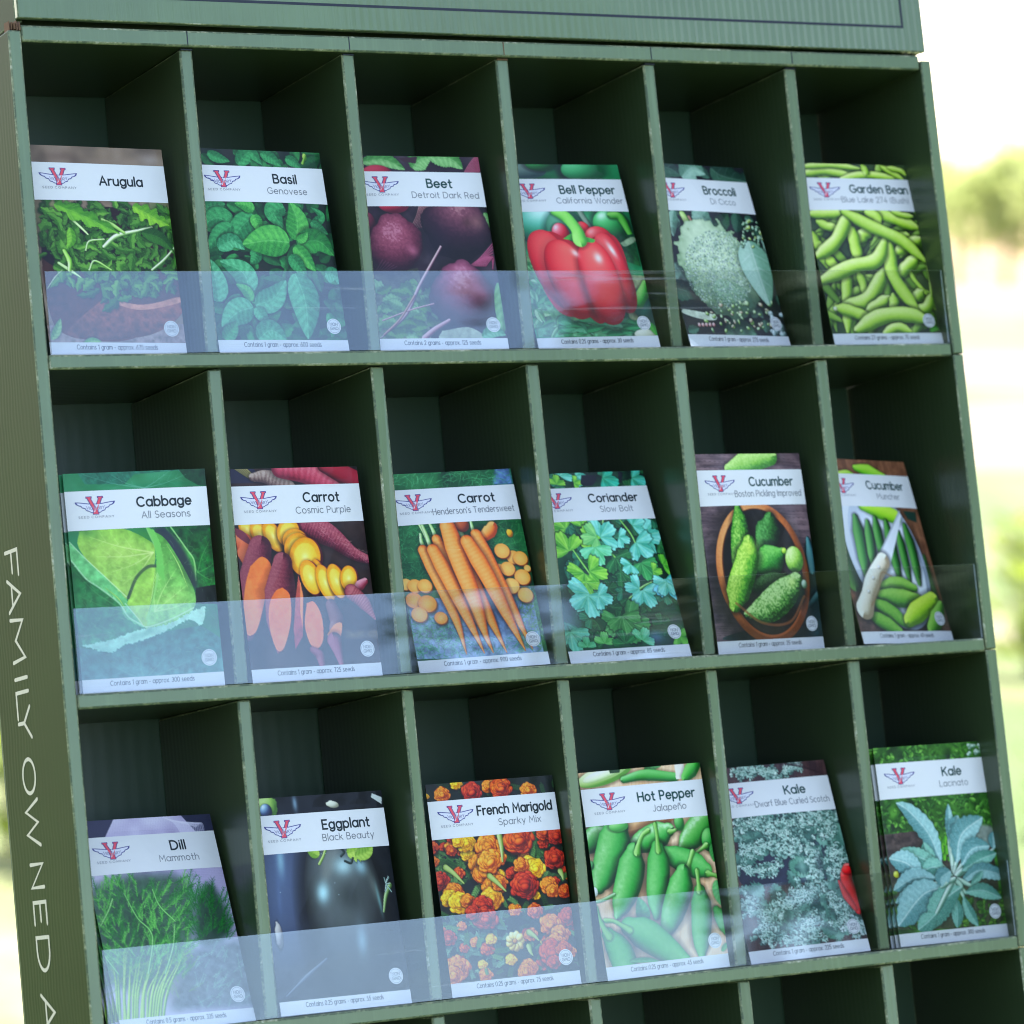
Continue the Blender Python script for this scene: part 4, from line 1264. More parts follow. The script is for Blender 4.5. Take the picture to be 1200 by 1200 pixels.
p.poly([(90, 940), (250, 970), (440, 880), (720, 830), (830, 900), (850, 1080), (110, 1110)], (44, 104, 84), c2=(84, 128, 124), tex=.3); veins((430, 1110), [(200, 980), (420, 930), (640, 900), (760, 960)], (120, 170, 150), 4, .35)
p.poly([(470, 350), (540, 400), (640, 560), (690, 680), (670, 760), (560, 830), (430, 840), (460, 640), (490, 480)], (84, 152, 60), curve=True, c2=(140, 196, 104), tex=.25); veins((480, 760), [(520, 470), (590, 540), (650, 620), (680, 700)], (180, 220, 130), 4, .7)
p.poly([(100, 350), (300, 335), (450, 400), (480, 450), (470, 540), (400, 570), (350, 660), (320, 720), (220, 600), (100, 440)], (138, 186, 74), curve=True, c2=(150, 190, 96), tex=.22)
p.shade((300, 460), 170, 70, .5, 10, (176, 206, 104)); p.shade((430, 370), 90, 40, .5, 20, (70, 130, 40)); p.shade((130, 350), 90, 40, .6, 20, (60, 110, 60)); veins((470, 460), [(150, 380), (180, 480), (260, 560), (320, 620)], (206, 224, 140), 4, .6)
p.poly([(50, 410), (140, 500), (330, 690), (440, 840), (330, 790), (300, 720), (190, 630), (130, 590), (60, 500)], (104, 178, 110), curve=True, tex=.25, rag=2); p.line([(50, 405), (140, 500), (340, 690)], 3, (190, 226, 170), .7); p.line([(60, 500), (130, 590), (200, 640), (300, 720), (350, 790), (440, 840)], 4, (176, 220, 170), .7)
p.poly([(340, 720), (380, 600), (440, 540), (480, 530), (480, 640), (450, 760), (430, 840)], (150, 196, 84), curve=True, tex=.2); p.line([(345, 690), (385, 590), (440, 535), (485, 528)], 8, (60, 76, 60), .8); p.line([(440, 800), (470, 700), (500, 500), (440, 335)], 6, (140, 200, 110), .8)
p.poly([(440, 330), (475, 350), (510, 430), (530, 590), (495, 560), (480, 430)], (110, 184, 84), curve=True, rag=2)
p.poly([(115, 935), (250, 905), (420, 850), (560, 820), (700, 745), (740, 740), (720, 830), (660, 800), (540, 860), (400, 915), (330, 930), (250, 970)], (166, 214, 178), curve=True, tex=.2, rag=3, c2=(150, 204, 180))
p.shade((430, 870), 120, 20, .4, -20, (70, 120, 90)); p.line([(330, 720), (400, 800), (440, 838), (560, 800), (680, 740)], 3, (206, 232, 190), .6)
p.shade((400, 560), 70, 60, .3, 0, (60, 110, 30)); p.shade((560, 700), 110, 60, .3, -20, (190, 220, 120)); p.shade((650, 560), 40, 120, .5, -15, (30, 60, 40)); p.shade((200, 820), 160, 90, .35, 0, (10, 60, 40)); p.shade((560, 980), 240, 60, .35, 0, (30, 84, 80)); p.shade((200, 1010), 140, 60, .4, 0, (24, 84, 66))
for k in range(150):        # fine net of veins
    x = p.rs.uniform(90, 800); y = p.rs.uniform(360, 1060); a = p.rs.uniform(0, 6.28); l = p.rs.uniform(14, 40)
    p.line([(x, y), (x + math.cos(a) * l * .5 + 4, y + math.sin(a) * l * .5), (x + math.cos(a) * l, y + math.sin(a) * l)], [1.6, 1.0], (186, 220, 150), .3)
for pts in ([(230, 640), (300, 700), (335, 760)], [(540, 420), (600, 520), (650, 640)], [(480, 560), (470, 660), (450, 760)]): p.tube(pts, [2, 4, 2], (90, 150, 60), (150, 200, 100), (200, 230, 150), shadow=.2)
pictures['cabbage'] = p.finish()

# ---- carrot, purple
p = Pic([(266.7, 547.9), (418, 544.1), (448.2, 789.9), (296.1, 799.2)], (265, 540), 4.615, 8)
p.ground([(30, 20, 26), (52, 36, 36), (66, 48, 48)], 90, 4, seed=8)
p.poly([(20, 25), (140, 25), (200, 110), (20, 115)], (44, 44, 66))
for k in range(6): p.tube([(40 + k * 12, 30), (100 + k * 8, 70), (150, 100)], 5, (70, 70, 40), (130, 120, 80), (190, 180, 130))
PU = ((66, 18, 36), (124, 44, 66), (176, 94, 104))
p.tube([(140, 80), (220, 80), (340, 130)], [20, 40, 30], (80, 60, 60), (130, 108, 100), (170, 150, 140), rings=.2, ringn=10, tex=.2); p.tube([(290, 30), (450, 60), (640, 150)], [50, 60, 50], (110, 30, 50), (176, 62, 84), (214, 120, 130), rings=.1, ringn=12, tex=.1); p.tube([(520, 20), (620, 60), (730, 110)], [30, 50, 50], (70, 8, 24), (140, 20, 44), (180, 50, 70))
p.tube([(420, 330), (560, 400), (680, 490), (780, 530)], [70, 58, 36, 20], *PU, rings=.14, ringn=26, tex=.25, texcell=5, L=(-.2, -.7))
for k in range(30):
    x = p.rs.uniform(480, 740); y = 350 + (x - 480) * .62 + p.rs.uniform(-40, 40); p.line([(x, y), (x + 18, y + 12), (x + 30, y + 8)], 1.5, (206, 150, 150), .6)
p.shade((620, 480), 60, 40, .3, 30, (60, 20, 40))
def disc_(x, y, rx, ry, a, skin=True):
    p.ball((x + 9, y + 6), rx * 1.06, ry * 1.05, a, (70, 14, 30), (120, 36, 50), (150, 60, 66), shadow=.5)
    p.ball((x, y), rx, ry, a, (226, 130, 16), (240, 152, 24), (250, 180, 50), L=(.1, .1), shadow=0, tex=.3, texcell=9)
    p.ball((x, y), rx * .72, ry * .72, a, (246, 176, 40), (250, 186, 54), (252, 196, 70), shadow=0, tex=.3, texcell=6)
    p.shade((x, y), rx * .62, ry * .62, .8, a, (250, 206, 90)); p.shade((x, y), rx * .25, ry * .25, .6, a, (255, 232, 150))
for x, y, rx, ry, a in ((110, 360, 40, 60, -20), (180, 390, 44, 70, -25), (250, 400, 46, 80, -25), (330, 380, 60, 70, 20), (370, 430, 70, 64, 20), (385, 470, 76, 80, 10), (420, 510, 82, 96, 20)): disc_(x, y, rx, ry, a)
for x, y, rx, ry, a in ((500, 620, 34, 90, -12), (450, 620, 52, 86, -15), (530, 650, 44, 92, -16), (590, 640, 46, 86, -14), (655, 625, 46, 62, 10)): disc_(x, y, rx, ry, a)
p.tube([(690, 690), (720, 660), (745, 640)], [18, 26, 16], (120, 30, 50), (170, 80, 100), (210, 140, 150)); p.tube([(670, 700), (740, 760), (800, 840)], [40, 36, 8], PU[0], (150, 70, 80), (196, 120, 120), rings=.2, ringn=14)
OR = ((190, 70, 20), (240, 116, 50), (250, 150, 90))
p.tube([(40, 420), (90, 440), (120, 520)], [40, 60, 40], (150, 50, 24), (220, 100, 60), (240, 140, 100)); p.poly([(40, 350), (100, 380), (140, 450), (60, 400)], (120, 50, 66), curve=True)
p.tube([(180, 460), (160, 600), (130, 820), (120, 930)], [60, 84, 76, 30], PU[0], (110, 40, 60), (150, 80, 90), tex=.2); p.poly([(130, 560), (190, 510), (240, 560), (220, 680), (180, 860), (150, 925), (110, 920), (95, 800), (105, 660)], OR[1], curve=True, c2=(240, 130, 80), tex=.12)
p.tube([(300, 540), (290, 700), (280, 880), (280, 1020)], [50, 84, 66, 10], PU[0], (116, 44, 62), (156, 86, 92), tex=.2, rings=.06); p.poly([(300, 675), (340, 720), (345, 860), (310, 1000), (270, 1010), (235, 900), (230, 780), (260, 700)], (240, 112, 54), curve=True, c2=(236, 130, 90), tex=.12)
p.poly([(385, 610), (412, 720), (410, 940), (370, 1010), (360, 900), (370, 740)], (196, 90, 70), tex=.2, c2=(150, 60, 80)); p.poly([(395, 640), (410, 720), (408, 900), (395, 800)], (236, 130, 80))
p.poly([(430, 760), (470, 755), (510, 830), (520, 950), (490, 1005), (450, 980), (420, 880)], (238, 122, 76), curve=True, tex=.1); p.tube([(460, 1010), (500, 1040), (515, 1085)], [16, 26, 18], PU[0], (130, 60, 80), (180, 120, 130))
p.tube([(560, 770), (590, 850), (580, 900)], [30, 40, 30], (70, 34, 40), (110, 66, 70), (150, 110, 110)); p.poly([(540, 930), (580, 875), (620, 870), (610, 950), (570, 965)], (238, 136, 80), curve=True); p.tube([(580, 960), (600, 1020), (620, 1085)], [40, 26, 14], PU[0], (140, 66, 90), (190, 130, 140))
p.poly([(640, 910), (860, 900), (860, 950), (640, 950)], (90, 76, 56), soft=5, tex=.3)
pictures['carrot'] = p.finish()

# ---- carrot, orange
p = Pic([(447.4, 553.4), (598.4, 545.9), (645.3, 775.6), (492.5, 787.3)], (455, 540), 4.8, 9)
p.ground([(8, 56, 30), (22, 92, 48), (50, 124, 70)], 50, 4, seed=9)
def fronds(n, bx, c0, c1, l=50, w=2.0, a=.8):
    for k in range(n):
        x = p.rs.uniform(bx[0], bx[2]); y = p.rs.uniform(bx[1], bx[3]); t = p.rs.uniform(0, 6.28); L_ = l * p.rs.uniform(.5, 1.2)
        p.line([(x, y), (x + math.cos(t) * L_ * .5 + 5, y + math.sin(t) * L_ * .5), (x + math.cos(t) * L_, y + math.sin(t) * L_ + 6)], [w, w * .8, w * .4], lerp(c0, c1, p.rs.rand()), a)
p.poly([(600, 30), (680, 28), (700, 120), (590, 120)], (86, 116, 160), soft=4, tex=.4); fronds(160, (20, 40, 620, 130), (20, 100, 60), (110, 190, 130)); fronds(20, (580, 40, 700, 120), (40, 110, 80), (80, 140, 120))
fronds(520, (40, 320, 340, 720), (10, 60, 30), (70, 160, 96)); fronds(260, (560, 320, 850, 560), (14, 70, 34), (80, 160, 90))
p.poly([(560, 700), (800, 700), (880, 1090), (160, 1100), (110, 760), (330, 760)], (96, 116, 150), tex=.4, c2=(120, 140, 170)); fronds(420, (110, 850, 420, 1090), (30, 100, 60), (120, 190, 150)); fronds(330, (720, 700, 900, 1060), (40, 100, 30), (120, 170, 80)); fronds(90, (430, 980, 760, 1080), (40, 110, 80), (110, 180, 150))
p.shade((500, 760), 260, 240, .45, 0, (40, 50, 80)); p.ball((680, 395), 18, 22, 0, (150, 90, 10), (220, 150, 20), (240, 190, 60), bump=14)
for pts in ([(170, 340), (205, 400), (240, 480)], [(190, 350), (215, 410), (235, 470)], [(350, 325), (390, 380), (430, 440)], [(370, 325), (405, 390), (425, 430)], [(460, 330), (470, 370), (480, 395)], [(230, 340), (250, 380), (265, 420)], [(180, 400), (185, 440), (200, 480)]):
    p.tube(pts, [7, 10, 13], (90, 140, 70), (170, 206, 130), (226, 240, 200))
CO = ((168, 62, 14), (236, 122, 38), (252, 172, 96))
def slice_(x, y, r, ry=None, c=(244, 152, 60)):
    p.ball((x + 5, y + 6), r, ry or r, 0, (110, 40, 8), (190, 90, 20), (220, 120, 40), shadow=.4); p.ball((x, y), r, ry or r, 0, lerp(c, (210, 100, 20), .35), c, lerp(c, (255, 200, 120), .3), L=(.05, .05), shadow=0, tex=.2); p.shade((x, y), r * .5, r * .5, .5, 0, (250, 180, 90))
p.tube([(540, 410), (570, 380), (580, 360)], [30, 38, 30], *CO); p.ball((410, 350), 40, 40, 0, (100, 40, 20), (160, 70, 30), (190, 100, 50))
for x, y, r in ((700, 530, 40), (740, 535, 42), (635, 495, 44), (780, 590, 20), (620, 590, 24), (668, 595, 42), (752, 640, 46), (690, 690, 46), (770, 740, 44), (100, 680, 34), (150, 690, 40), (205, 690, 40), (145, 770, 46), (220, 790, 50), (175, 850, 44), (295, 870, 36)): slice_(x, y, r, r * .92, pick(p, [(244, 152, 66), (238, 134, 44), (246, 166, 84)]))
def carrot_(pts, w):
    p.tube(pts, [w * .8, w, w * .95, w * .85, w * .65, w * .35, 3], *CO, L=(-.35, -.5), hl=.15, hlp=6, rings=.045, ringn=30, tex=.05, texcell=10, shadow=.45, hlc=(255, 216, 170))
carrot_([(270, 430), (360, 640), (470, 830), (560, 1010)], 34); carrot_([(430, 560), (520, 760), (600, 930), (665, 1060)], 36)
carrot_([(490, 405), (580, 590), (690, 800), (760, 940), (810, 1040)], 40); carrot_([(195, 490), (280, 660), (380, 880), (440, 1070)], 36)
carrot_([(250, 490), (340, 660), (450, 880), (540, 1065)], 42); carrot_([(330, 360), (400, 560), (490, 790), (545, 960), (590, 1062)], 54); carrot_([(440, 445), (560, 650), (670, 860), (770, 1050)], 48)
p.line([(330, 490), (400, 488)], 2, (250, 190, 130), .6)
pictures['carrot2'] = p.finish()

# ---- coriander
p = Pic([(612.9, 554.4), (753.1, 549), (811, 766.6), (669.1, 776.3)], (640, 540), 5.0, 10)
p.ground([(6, 30, 22), (14, 58, 34), (30, 80, 50), (44, 52, 56)], 80, 4, seed=10)
def cori(x, y, r, a, c0, c1, n=5):
    """lobed fan-shaped leaf"""
    P0 = p.q((x, y))[0]; R = r * p.k
    b = p._box(P0 - R * 1.2, P0 + R * 1.2, 2)
    if b is None: return
    dx = _xx[b] - P0[0]; dy = _yy[b] - P0[1]
    rr = np.hypot(dx, dy) / R; th = (np.arctan2(dy, dx) - a + np.pi) % (2 * np.pi) - np.pi
    prof = (1 - .16 * np.abs(np.cos(th * n * .5 + 1.57)) ** 6 * 2.2) * (1 - .07 * np.abs(np.sin(th * 13))) * np.clip((2.0 - np.abs(th)) * 2.2, 0, 1) * (1 + .1 * np.cos(th))
    p._put(b, col((0, 14, 10)), .5 * np.clip((prof * 1.12 - rr) / .12 + .2, 0, 1))
    m = np.clip((prof - rr) * R + .5, 0, 1)
    f = .45 + .25 * np.sin(th * n + 1) + .25 * rr + .5 * (fnoise(dx.shape[1], dx.shape[0], 14, p.rs, 3) - .5) + .14 * np.cos(th * 26) * rr
    f = np.clip(f, 0, 1)[..., None]
    c = col(c0) * (1 - f) + col(c1) * f
    vm = np.clip(1 - np.abs((th * n / 2.6) % 1 - .5) * 2 / .10 * np.maximum(rr, .15), 0, 1)[..., None] * .4
    p._put(b, c * (1 - vm) + col((190, 230, 150)) * vm, m)
CG = ((44, 124, 30), (150, 216, 74)); CT = ((40, 140, 110), (140, 226, 206)); CD = ((10, 62, 32), (44, 124, 66))
for k in range(110): cori(p.rs.uniform(-60, 800), p.rs.uniform(40, 1060), p.rs.uniform(34, 70), p.rs.uniform(0, 6.28), *[lerp(a_, (8, 44, 30), .35) for a_ in (CD if p.rs.rand() < .7 else ((20, 100, 70), (70, 170, 130)))])
for pts in ([(200, 330), (240, 420), (290, 470)], [(420, 330), (490, 420), (520, 480)], [(340, 500), (420, 580), (460, 620)], [(130, 480), (200, 580), (250, 650)], [(640, 690), (560, 730), (480, 800)], [(290, 460), (320, 400), (330, 330)]):
    p.tube(pts, [4, 6, 5], (40, 110, 30), (120, 190, 80), (190, 230, 150))
for x, y, r, a, c in ((110, 390, 120, -2.5, CG), (210, 380, 90, -1.2, CG), (290, 460, 110, -2.2, CG), (310, 440, 120, -.6, CT), (290, 440, 100, 3.0, ((70, 150, 80), (140, 210, 120))), (280, 500, 110, 1.5, ((60, 160, 90), (130, 220, 170))), (130, 520, 120, -2.0, CG), (420, 440, 70, .4, CT), (560, 430, 130, .1, CT), (500, 370, 90, -.5, CT), (520, 470, 120, .8, CT),
    (660, 480, 60, .6, CD), (400, 560, 110, 1.0, CD), (430, 640, 100, .5, CD), (550, 590, 110, 1.2, ((16, 96, 44), (70, 166, 90))), (490, 600, 70, 2.4, CT), (620, 640, 60, 0, CG), (680, 600, 70, -.3, ((30, 120, 20), (110, 190, 60))),
    (250, 640, 110, .2, CG), (220, 650, 110, 2.4, CG), (230, 700, 90, 1.6, CG), (250, 770, 140, 2.6, CT), (240, 780, 130, 1.5, CT), (300, 780, 90, .4, CT), (540, 740, 90, 3.3, CT), (560, 750, 110, 1.1, CT), (700, 680, 130, 1.1, ((40, 150, 120), (120, 210, 230))), (700, 700, 90, 2.2, CT),
    (420, 930, 110, 2.4, ((30, 90, 40), (90, 160, 90))), (470, 930, 140, .2, ((24, 80, 40), (76, 146, 80))), (440, 900, 120, 1.3, ((30, 90, 40), (84, 150, 80))), (140, 990, 120, 1.4, ((40, 110, 80), (110, 190, 160))), (340, 1060, 70, -1.4, ((50, 130, 50), (120, 190, 110))), (560, 1040, 80, -1.0, ((50, 140, 80), (120, 200, 150))), (240, 1080, 60, -1.5, ((40, 120, 70), (100, 180, 130))), (460, 1060, 80, -1.8, CD), (770, 1010, 70, .8, ((50, 130, 30), (110, 180, 70))),
    (80, 80, 80, -1, CT), (170, 80, 70, .2, CT), (60, 130, 60, -1.4, CG), (330, 90, 100, .4, ((10, 110, 80), (60, 190, 160))), (500, 90, 90, .3, ((20, 110, 80), (90, 200, 180))), (160, 120, 50, 0, CG)):
    cori(x, y, r * .88, a, *c)
p.poly([(205, 75), (290, 80), (270, 135), (205, 130)], (20, 24, 34), curve=True); p.poly([(420, 50), (450, 60), (440, 120), (425, 110)], (14, 22, 30)); p.shade((640, 1020), 60, 40, .5, 0, (120, 140, 190))
pictures['coriander'] = p.finish()

# ---- cucumber, pickling
p = Pic([(812.1, 530.3), (936.3, 528.7), (966.2, 758.3), (841.8, 765.1)], (810, 525), 4.898, 11)
p.wood((70, 56, 64), (140, 116, 120), 93, 11, 30, (50, 40, 46))
p.shade((230, 370), 120, 60, .5, 0, (40, 30, 36)); p.shade((480, 60), 160, 40, .4, 0, (50, 36, 40))
CU = ((8, 46, 8), (44, 126, 24), (140, 196, 80))
p.tube([(210, 110), (320, 75), (450, 40)], [24, 52, 46, 40], (60, 120, 40), (130, 186, 80), (190, 226, 130), tex=.3, texcell=6)
p.poly([(640, 560), (670, 500), (740, 700), (780, 1080), (200, 1090), (330, 1030), (560, 1010), (660, 900)], (24, 46, 50), curve=True, tex=.4, c2=(40, 62, 64)); p.tube([(660, 510), (680, 620), (690, 690)], [10, 26, 20], (30, 70, 76), (70, 120, 124), (120, 170, 170)); p.tube([(660, 900), (740, 830), (760, 960)], [10, 20, 10], (30, 66, 66), (60, 104, 104), (96, 140, 140))
p.ball((408, 705), 258, 322, -8, (110, 56, 20), (186, 104, 50), (216, 150, 96), shadow=.55, tex=.1); p.ball((408, 705), 226, 292, -8, (90, 44, 16), (150, 80, 36), (170, 100, 60), shadow=0, L=(.3, .4)); p.ball((408, 700), 220, 284, -8, (14, 12, 10), (28, 22, 18), (46, 34, 26), shadow=0, L=(.1, .6))
def cuke(pts, w, t0=CU, n=0.5, hl=.15, wk=(.3, .75, .95, 1, .9, .5)):
    p.tube(pts, [w * k for k in wk], *t0, L=(-.3, -.6), hl=hl, hlp=8, tex=n, texcell=7, shadow=.5, hlc=(220, 245, 190))
cuke([(255, 325), (270, 440), (270, 640)], 50, ((10, 44, 12), (50, 124, 30), (150, 200, 84)), .4, wk=(.3, .8, 1, 1, .9)); cuke([(440, 400), (430, 460), (390, 570)], 68, ((6, 32, 14), (24, 84, 24), (80, 150, 70)), .3, wk=(.5, .95, 1, .8, .5)); cuke([(370, 690), (440, 640), (510, 590)], 76, ((4, 50, 10), (20, 104, 26), (100, 180, 70)), .2, wk=(.4, .8, 1, 1, .7, .3)); p.ball((580, 630), 52, 60, 0, (60, 110, 30), (140, 190, 70), (210, 235, 150), tex=.2, texcell=6); p.ball((520, 580), 14, 14, 0, (90, 140, 20), (170, 210, 60), (210, 240, 110))
cuke([(600, 770), (600, 820), (560, 880)], 50, ((8, 30, 20), (30, 70, 40), (90, 130, 100)), .2); cuke([(330, 800), (420, 770), (520, 740)], 46, ((6, 24, 8), (24, 56, 20), (50, 90, 40)), .3)
cuke([(320, 530), (310, 640), (270, 780), (245, 890)], 66, ((20, 70, 10), (84, 156, 40), (190, 224, 90)), .35, wk=(.5, .9, .95, 1, 1, .95, .5))
cuke([(310, 940), (420, 910), (520, 830), (590, 755)], 76, ((16, 60, 14), (80, 140, 56), (180, 214, 130)), .75, wk=(.2, .7, .95, 1, .9, .55)); p.shade((330, 560), 40, 40, .5, 0, (220, 236, 100)); p.shade((570, 760), 30, 30, .5, 0, (200, 230, 110))
p.line([(250, 880), (400, 990), (560, 985), (640, 840)], 6, (150, 90, 50), .7); p.ball((640, 770), 16, 20, 0, (60, 90, 60), (130, 160, 130), (200, 220, 200))
pictures['cucumber'] = p.finish()

# ---- cucumber, slicing
p = Pic([(954.3, 534.9), (1059.1, 539.2), (1117.6, 751.5), (1012.7, 752.6)], (970, 525), 5.106, 12)
p.wood((92, 58, 40), (150, 104, 76), 3, 12, 24, (70, 42, 30))
p.poly([(20, 940), (700, 900), (760, 1100), (20, 1100)], (96, 70, 62), tex=.4, soft=8)
p.tube([(160, 110), (230, 130), (330, 170)], [14, 34, 20], (60, 130, 20), (120, 190, 40), (180, 220, 90)); p.poly([(440, 370), (520, 375), (530, 440), (470, 420)], (30, 60, 50)); p.tube([(60, 160), (110, 150), (140, 165)], 20, (60, 120, 20), (130, 190, 50), (190, 220, 100))
p.tube([(90, 440), (130, 620), (160, 800)], [20, 40, 34], (20, 60, 16), (60, 120, 40), (120, 170, 80)); p.tube([(570, 640), (600, 760), (640, 870)], [10, 18, 12], (20, 70, 20), (60, 120, 50), (110, 160, 90))
p.ball((345, 640), 212, 318, -14, (150, 160, 176), (196, 206, 216), (228, 234, 240), shadow=.5); p.ball((350, 645), 186, 284, -14, (176, 186, 200), (206, 214, 224), (226, 232, 240), shadow=.12, L=(.3, .4))
p.tube([(190, 345), (290, 370), (390, 405)], [18, 40, 34], (80, 140, 20), (150, 206, 40), (200, 236, 90))
for pts, w in (([(155, 410), (190, 560), (225, 750)], 34), ([(225, 440), (245, 560), (265, 700)], 27), ([(270, 420), (295, 540), (330, 680)], 26), ([(335, 440), (370, 580), (420, 770)], 28), ([(410, 500), (440, 620), (480, 780)], 24), ([(450, 460), (500, 620), (540, 800)], 27)):
    p.tube(pts, [w * .5, w, w, w * .95, w * .5], (6, 40, 12), (36, 104, 36), (120, 176, 90), hl=.3, hlp=10, hlc=(190, 220, 170), shadow=.45)
for pts, w in (([(310, 820), (420, 810), (510, 830)], 34), ([(300, 870), (420, 890), (530, 890)], 40), ([(270, 910), (370, 970), (470, 1045)], 34), ([(240, 980), (330, 1030), (430, 1085)], 32)):
    p.tube(pts, [w * .5, w, w, w * .5], (40, 90, 16), (96, 156, 44), (160, 204, 90), tex=.15, shadow=.5)
p.tube([(480, 1020), (530, 970), (620, 900)], [30, 46, 42, 36], (80, 120, 10), (150, 196, 30), (204, 230, 80), tex=.15, shadow=.5); p.tube([(620, 1070), (650, 1000), (670, 930)], [30, 40, 20], (30, 80, 16), (80, 140, 36), (140, 190, 80))
p.poly([(415, 370), (430, 400), (375, 640), (350, 750), (290, 640)], (200, 206, 214), c2=(222, 226, 230)); p.line([(418, 372), (290, 640)], 4, (150, 156, 164), .8); p.shade((330, 690), 30, 60, .3, 30, (120, 130, 140))
p.tube([(320, 670), (260, 790), (220, 950)], [36, 38, 40, 36, 46], (140, 124, 96), (206, 194, 166), (234, 226, 206), tex=.1, shadow=.5)
for c in ((296, 706), (265, 770), (240, 850)): p.ball(c, 8, 8, 0, (130, 120, 100), (190, 186, 176), (236, 236, 230), shadow=.2)
p.line([(370, 760), (310, 740), (300, 840), (260, 930)], 4, (130, 100, 60), .6)
pictures['cucumber2'] = p.finish()

# ---- dill
p = Pic([(90.3, 958), (245.5, 948.5), (299.8, 1190.2), (142.3, 1205.7)], (95, 940), 4.614, 13)
p.ground([(150, 138, 170), (180, 168, 200), (206, 198, 222)], 110, 3, seed=13)
for k in range(120): p.line([(20 + k * 9, 60), (60 + k * 9, 600)], 1.3, (150, 138, 176), .45)
for k in range(90): p.line([(20, 40 + k * 13), (900, 90 + k * 13)], 1.1, (200, 192, 220), .4)
p.poly([(0, 60), (190, 40), (120, 190), (0, 200)], (58, 58, 84)); p.poly([(520, 30), (700, 20), (720, 150), (620, 140)], (50, 52, 76))
for k in range(26): p.line([(440 + k * 7, 60 + k * 2), (500 + k * 6, 90), (540 + k * 5, 150)], 2, (214, 206, 228), .8)
p.poly([(560, 780), (860, 720), (960, 1080), (480, 1100)], (96, 104, 110), soft=14, tex=.3); p.shade((330, 640), 240, 300, .75, 0, (28, 48, 36)); p.shade((700, 620), 130, 130, .6, 0, (24, 50, 34)); p.shade((420, 950), 200, 160, .5, 0, (60, 60, 50))
p.poly([(60, 430), (300, 380), (560, 400), (600, 640), (560, 800), (470, 940), (200, 980), (90, 780)], (36, 74, 42), curve=True, soft=16, a=.7, tex=.3); p.poly([(620, 480), (700, 420), (800, 640), (720, 740), (620, 720)], (24, 60, 34), curve=True, soft=12, a=.75, tex=.3)
def dfrond(x, y, a, L_, c0, c1, w=2.3):
    n = int(L_ / 13)
    p.line([(x, y), (x + math.cos(a) * L_, y + math.sin(a) * L_)], [w * 1.2, w * .6], lerp(c0, c1, .5), .95)
    for i in range(n):
        t = (i + .5) / n; px = x + math.cos(a) * L_ * t; py = y + math.sin(a) * L_ * t
        for s in (-1, 1):
            l = L_ * .36 * (1 - t * .6) * p.rs.uniform(.6, 1.1); b = a + s * p.rs.uniform(.4, .9)
            p.line([(px, py), (px + math.cos(b) * l, py + math.sin(b) * l)], [w * .75, w * .45], lerp(c0, c1, p.rs.rand()), .9)
for k in range(210):
    x = p.rs.uniform(60, 580); y = p.rs.uniform(400, 940); dfrond(x, y, -1.57 + (x - 300) / 420 + p.rs.uniform(-.7, .7), p.rs.uniform(50, 120), (16, 76, 28), (70, 150, 66))
for k in range(130):
    x = p.rs.uniform(70, 570); y = p.rs.uniform(410, 900); dfrond(x, y, -1.57 + (x - 300) / 420 + p.rs.uniform(-.7, .7), p.rs.uniform(50, 110), (50, 130, 44), (136, 206, 100))
for k in range(60):
    x = p.rs.uniform(600, 800); y = p.rs.uniform(480, 720); dfrond(x, y, -1.4 + (x - 690) / 180 + p.rs.uniform(-.5, .5), p.rs.uniform(40, 110), (8, 70, 24), (50, 140, 56))
dfrond(690, 560, -1.5, 170, (8, 60, 24), (36, 110, 44), 2.4); dfrond(640, 600, -1.75, 170, (20, 80, 34), (50, 130, 60), 2.0)
for k in range(17):
    x = 200 + k * 15 + p.rs.uniform(-6, 6); t = p.rs.uniform(0, 1); p.tube([(x, 1160), (x + (x - 320) * .12 + 6 + p.rs.uniform(-8, 8), 1000), (x + (x - 320) * .5 + 40, p.rs.uniform(780, 900))], [9 * (.5 + t * .6), 7, 2], (60, 110, 20), lerp((96, 150, 50), (150, 200, 60), t), (200, 230, 120), shadow=.2)
for k in range(90):
    x = p.rs.uniform(140, 600); y = p.rs.uniform(800, 1040); dfrond(x, y, -1.4 + p.rs.uniform(-.9, .9), p.rs.uniform(40, 90), (60, 110, 40), (150, 190, 90), 1.5)
for k in range(40):
    x = p.rs.uniform(600, 900); y = p.rs.uniform(800, 1080); dfrond(x, y, -1.2 + p.rs.uniform(-.9, .9), p.rs.uniform(40, 90), (90, 130, 120), (150, 190, 160), 1.5)
for pts in ([(110, 640), (150, 560), (170, 500)], [(230, 470), (300, 600), (380, 700), (360, 900)], [(380, 450), (420, 540), (500, 620)], [(100, 660), (120, 780), (200, 900)], [(500, 640), (490, 760), (450, 900)]): p.tube(pts, [3, 4, 4], (50, 120, 50), (120, 190, 100), (180, 226, 150))
pictures['dill'] = p.finish()

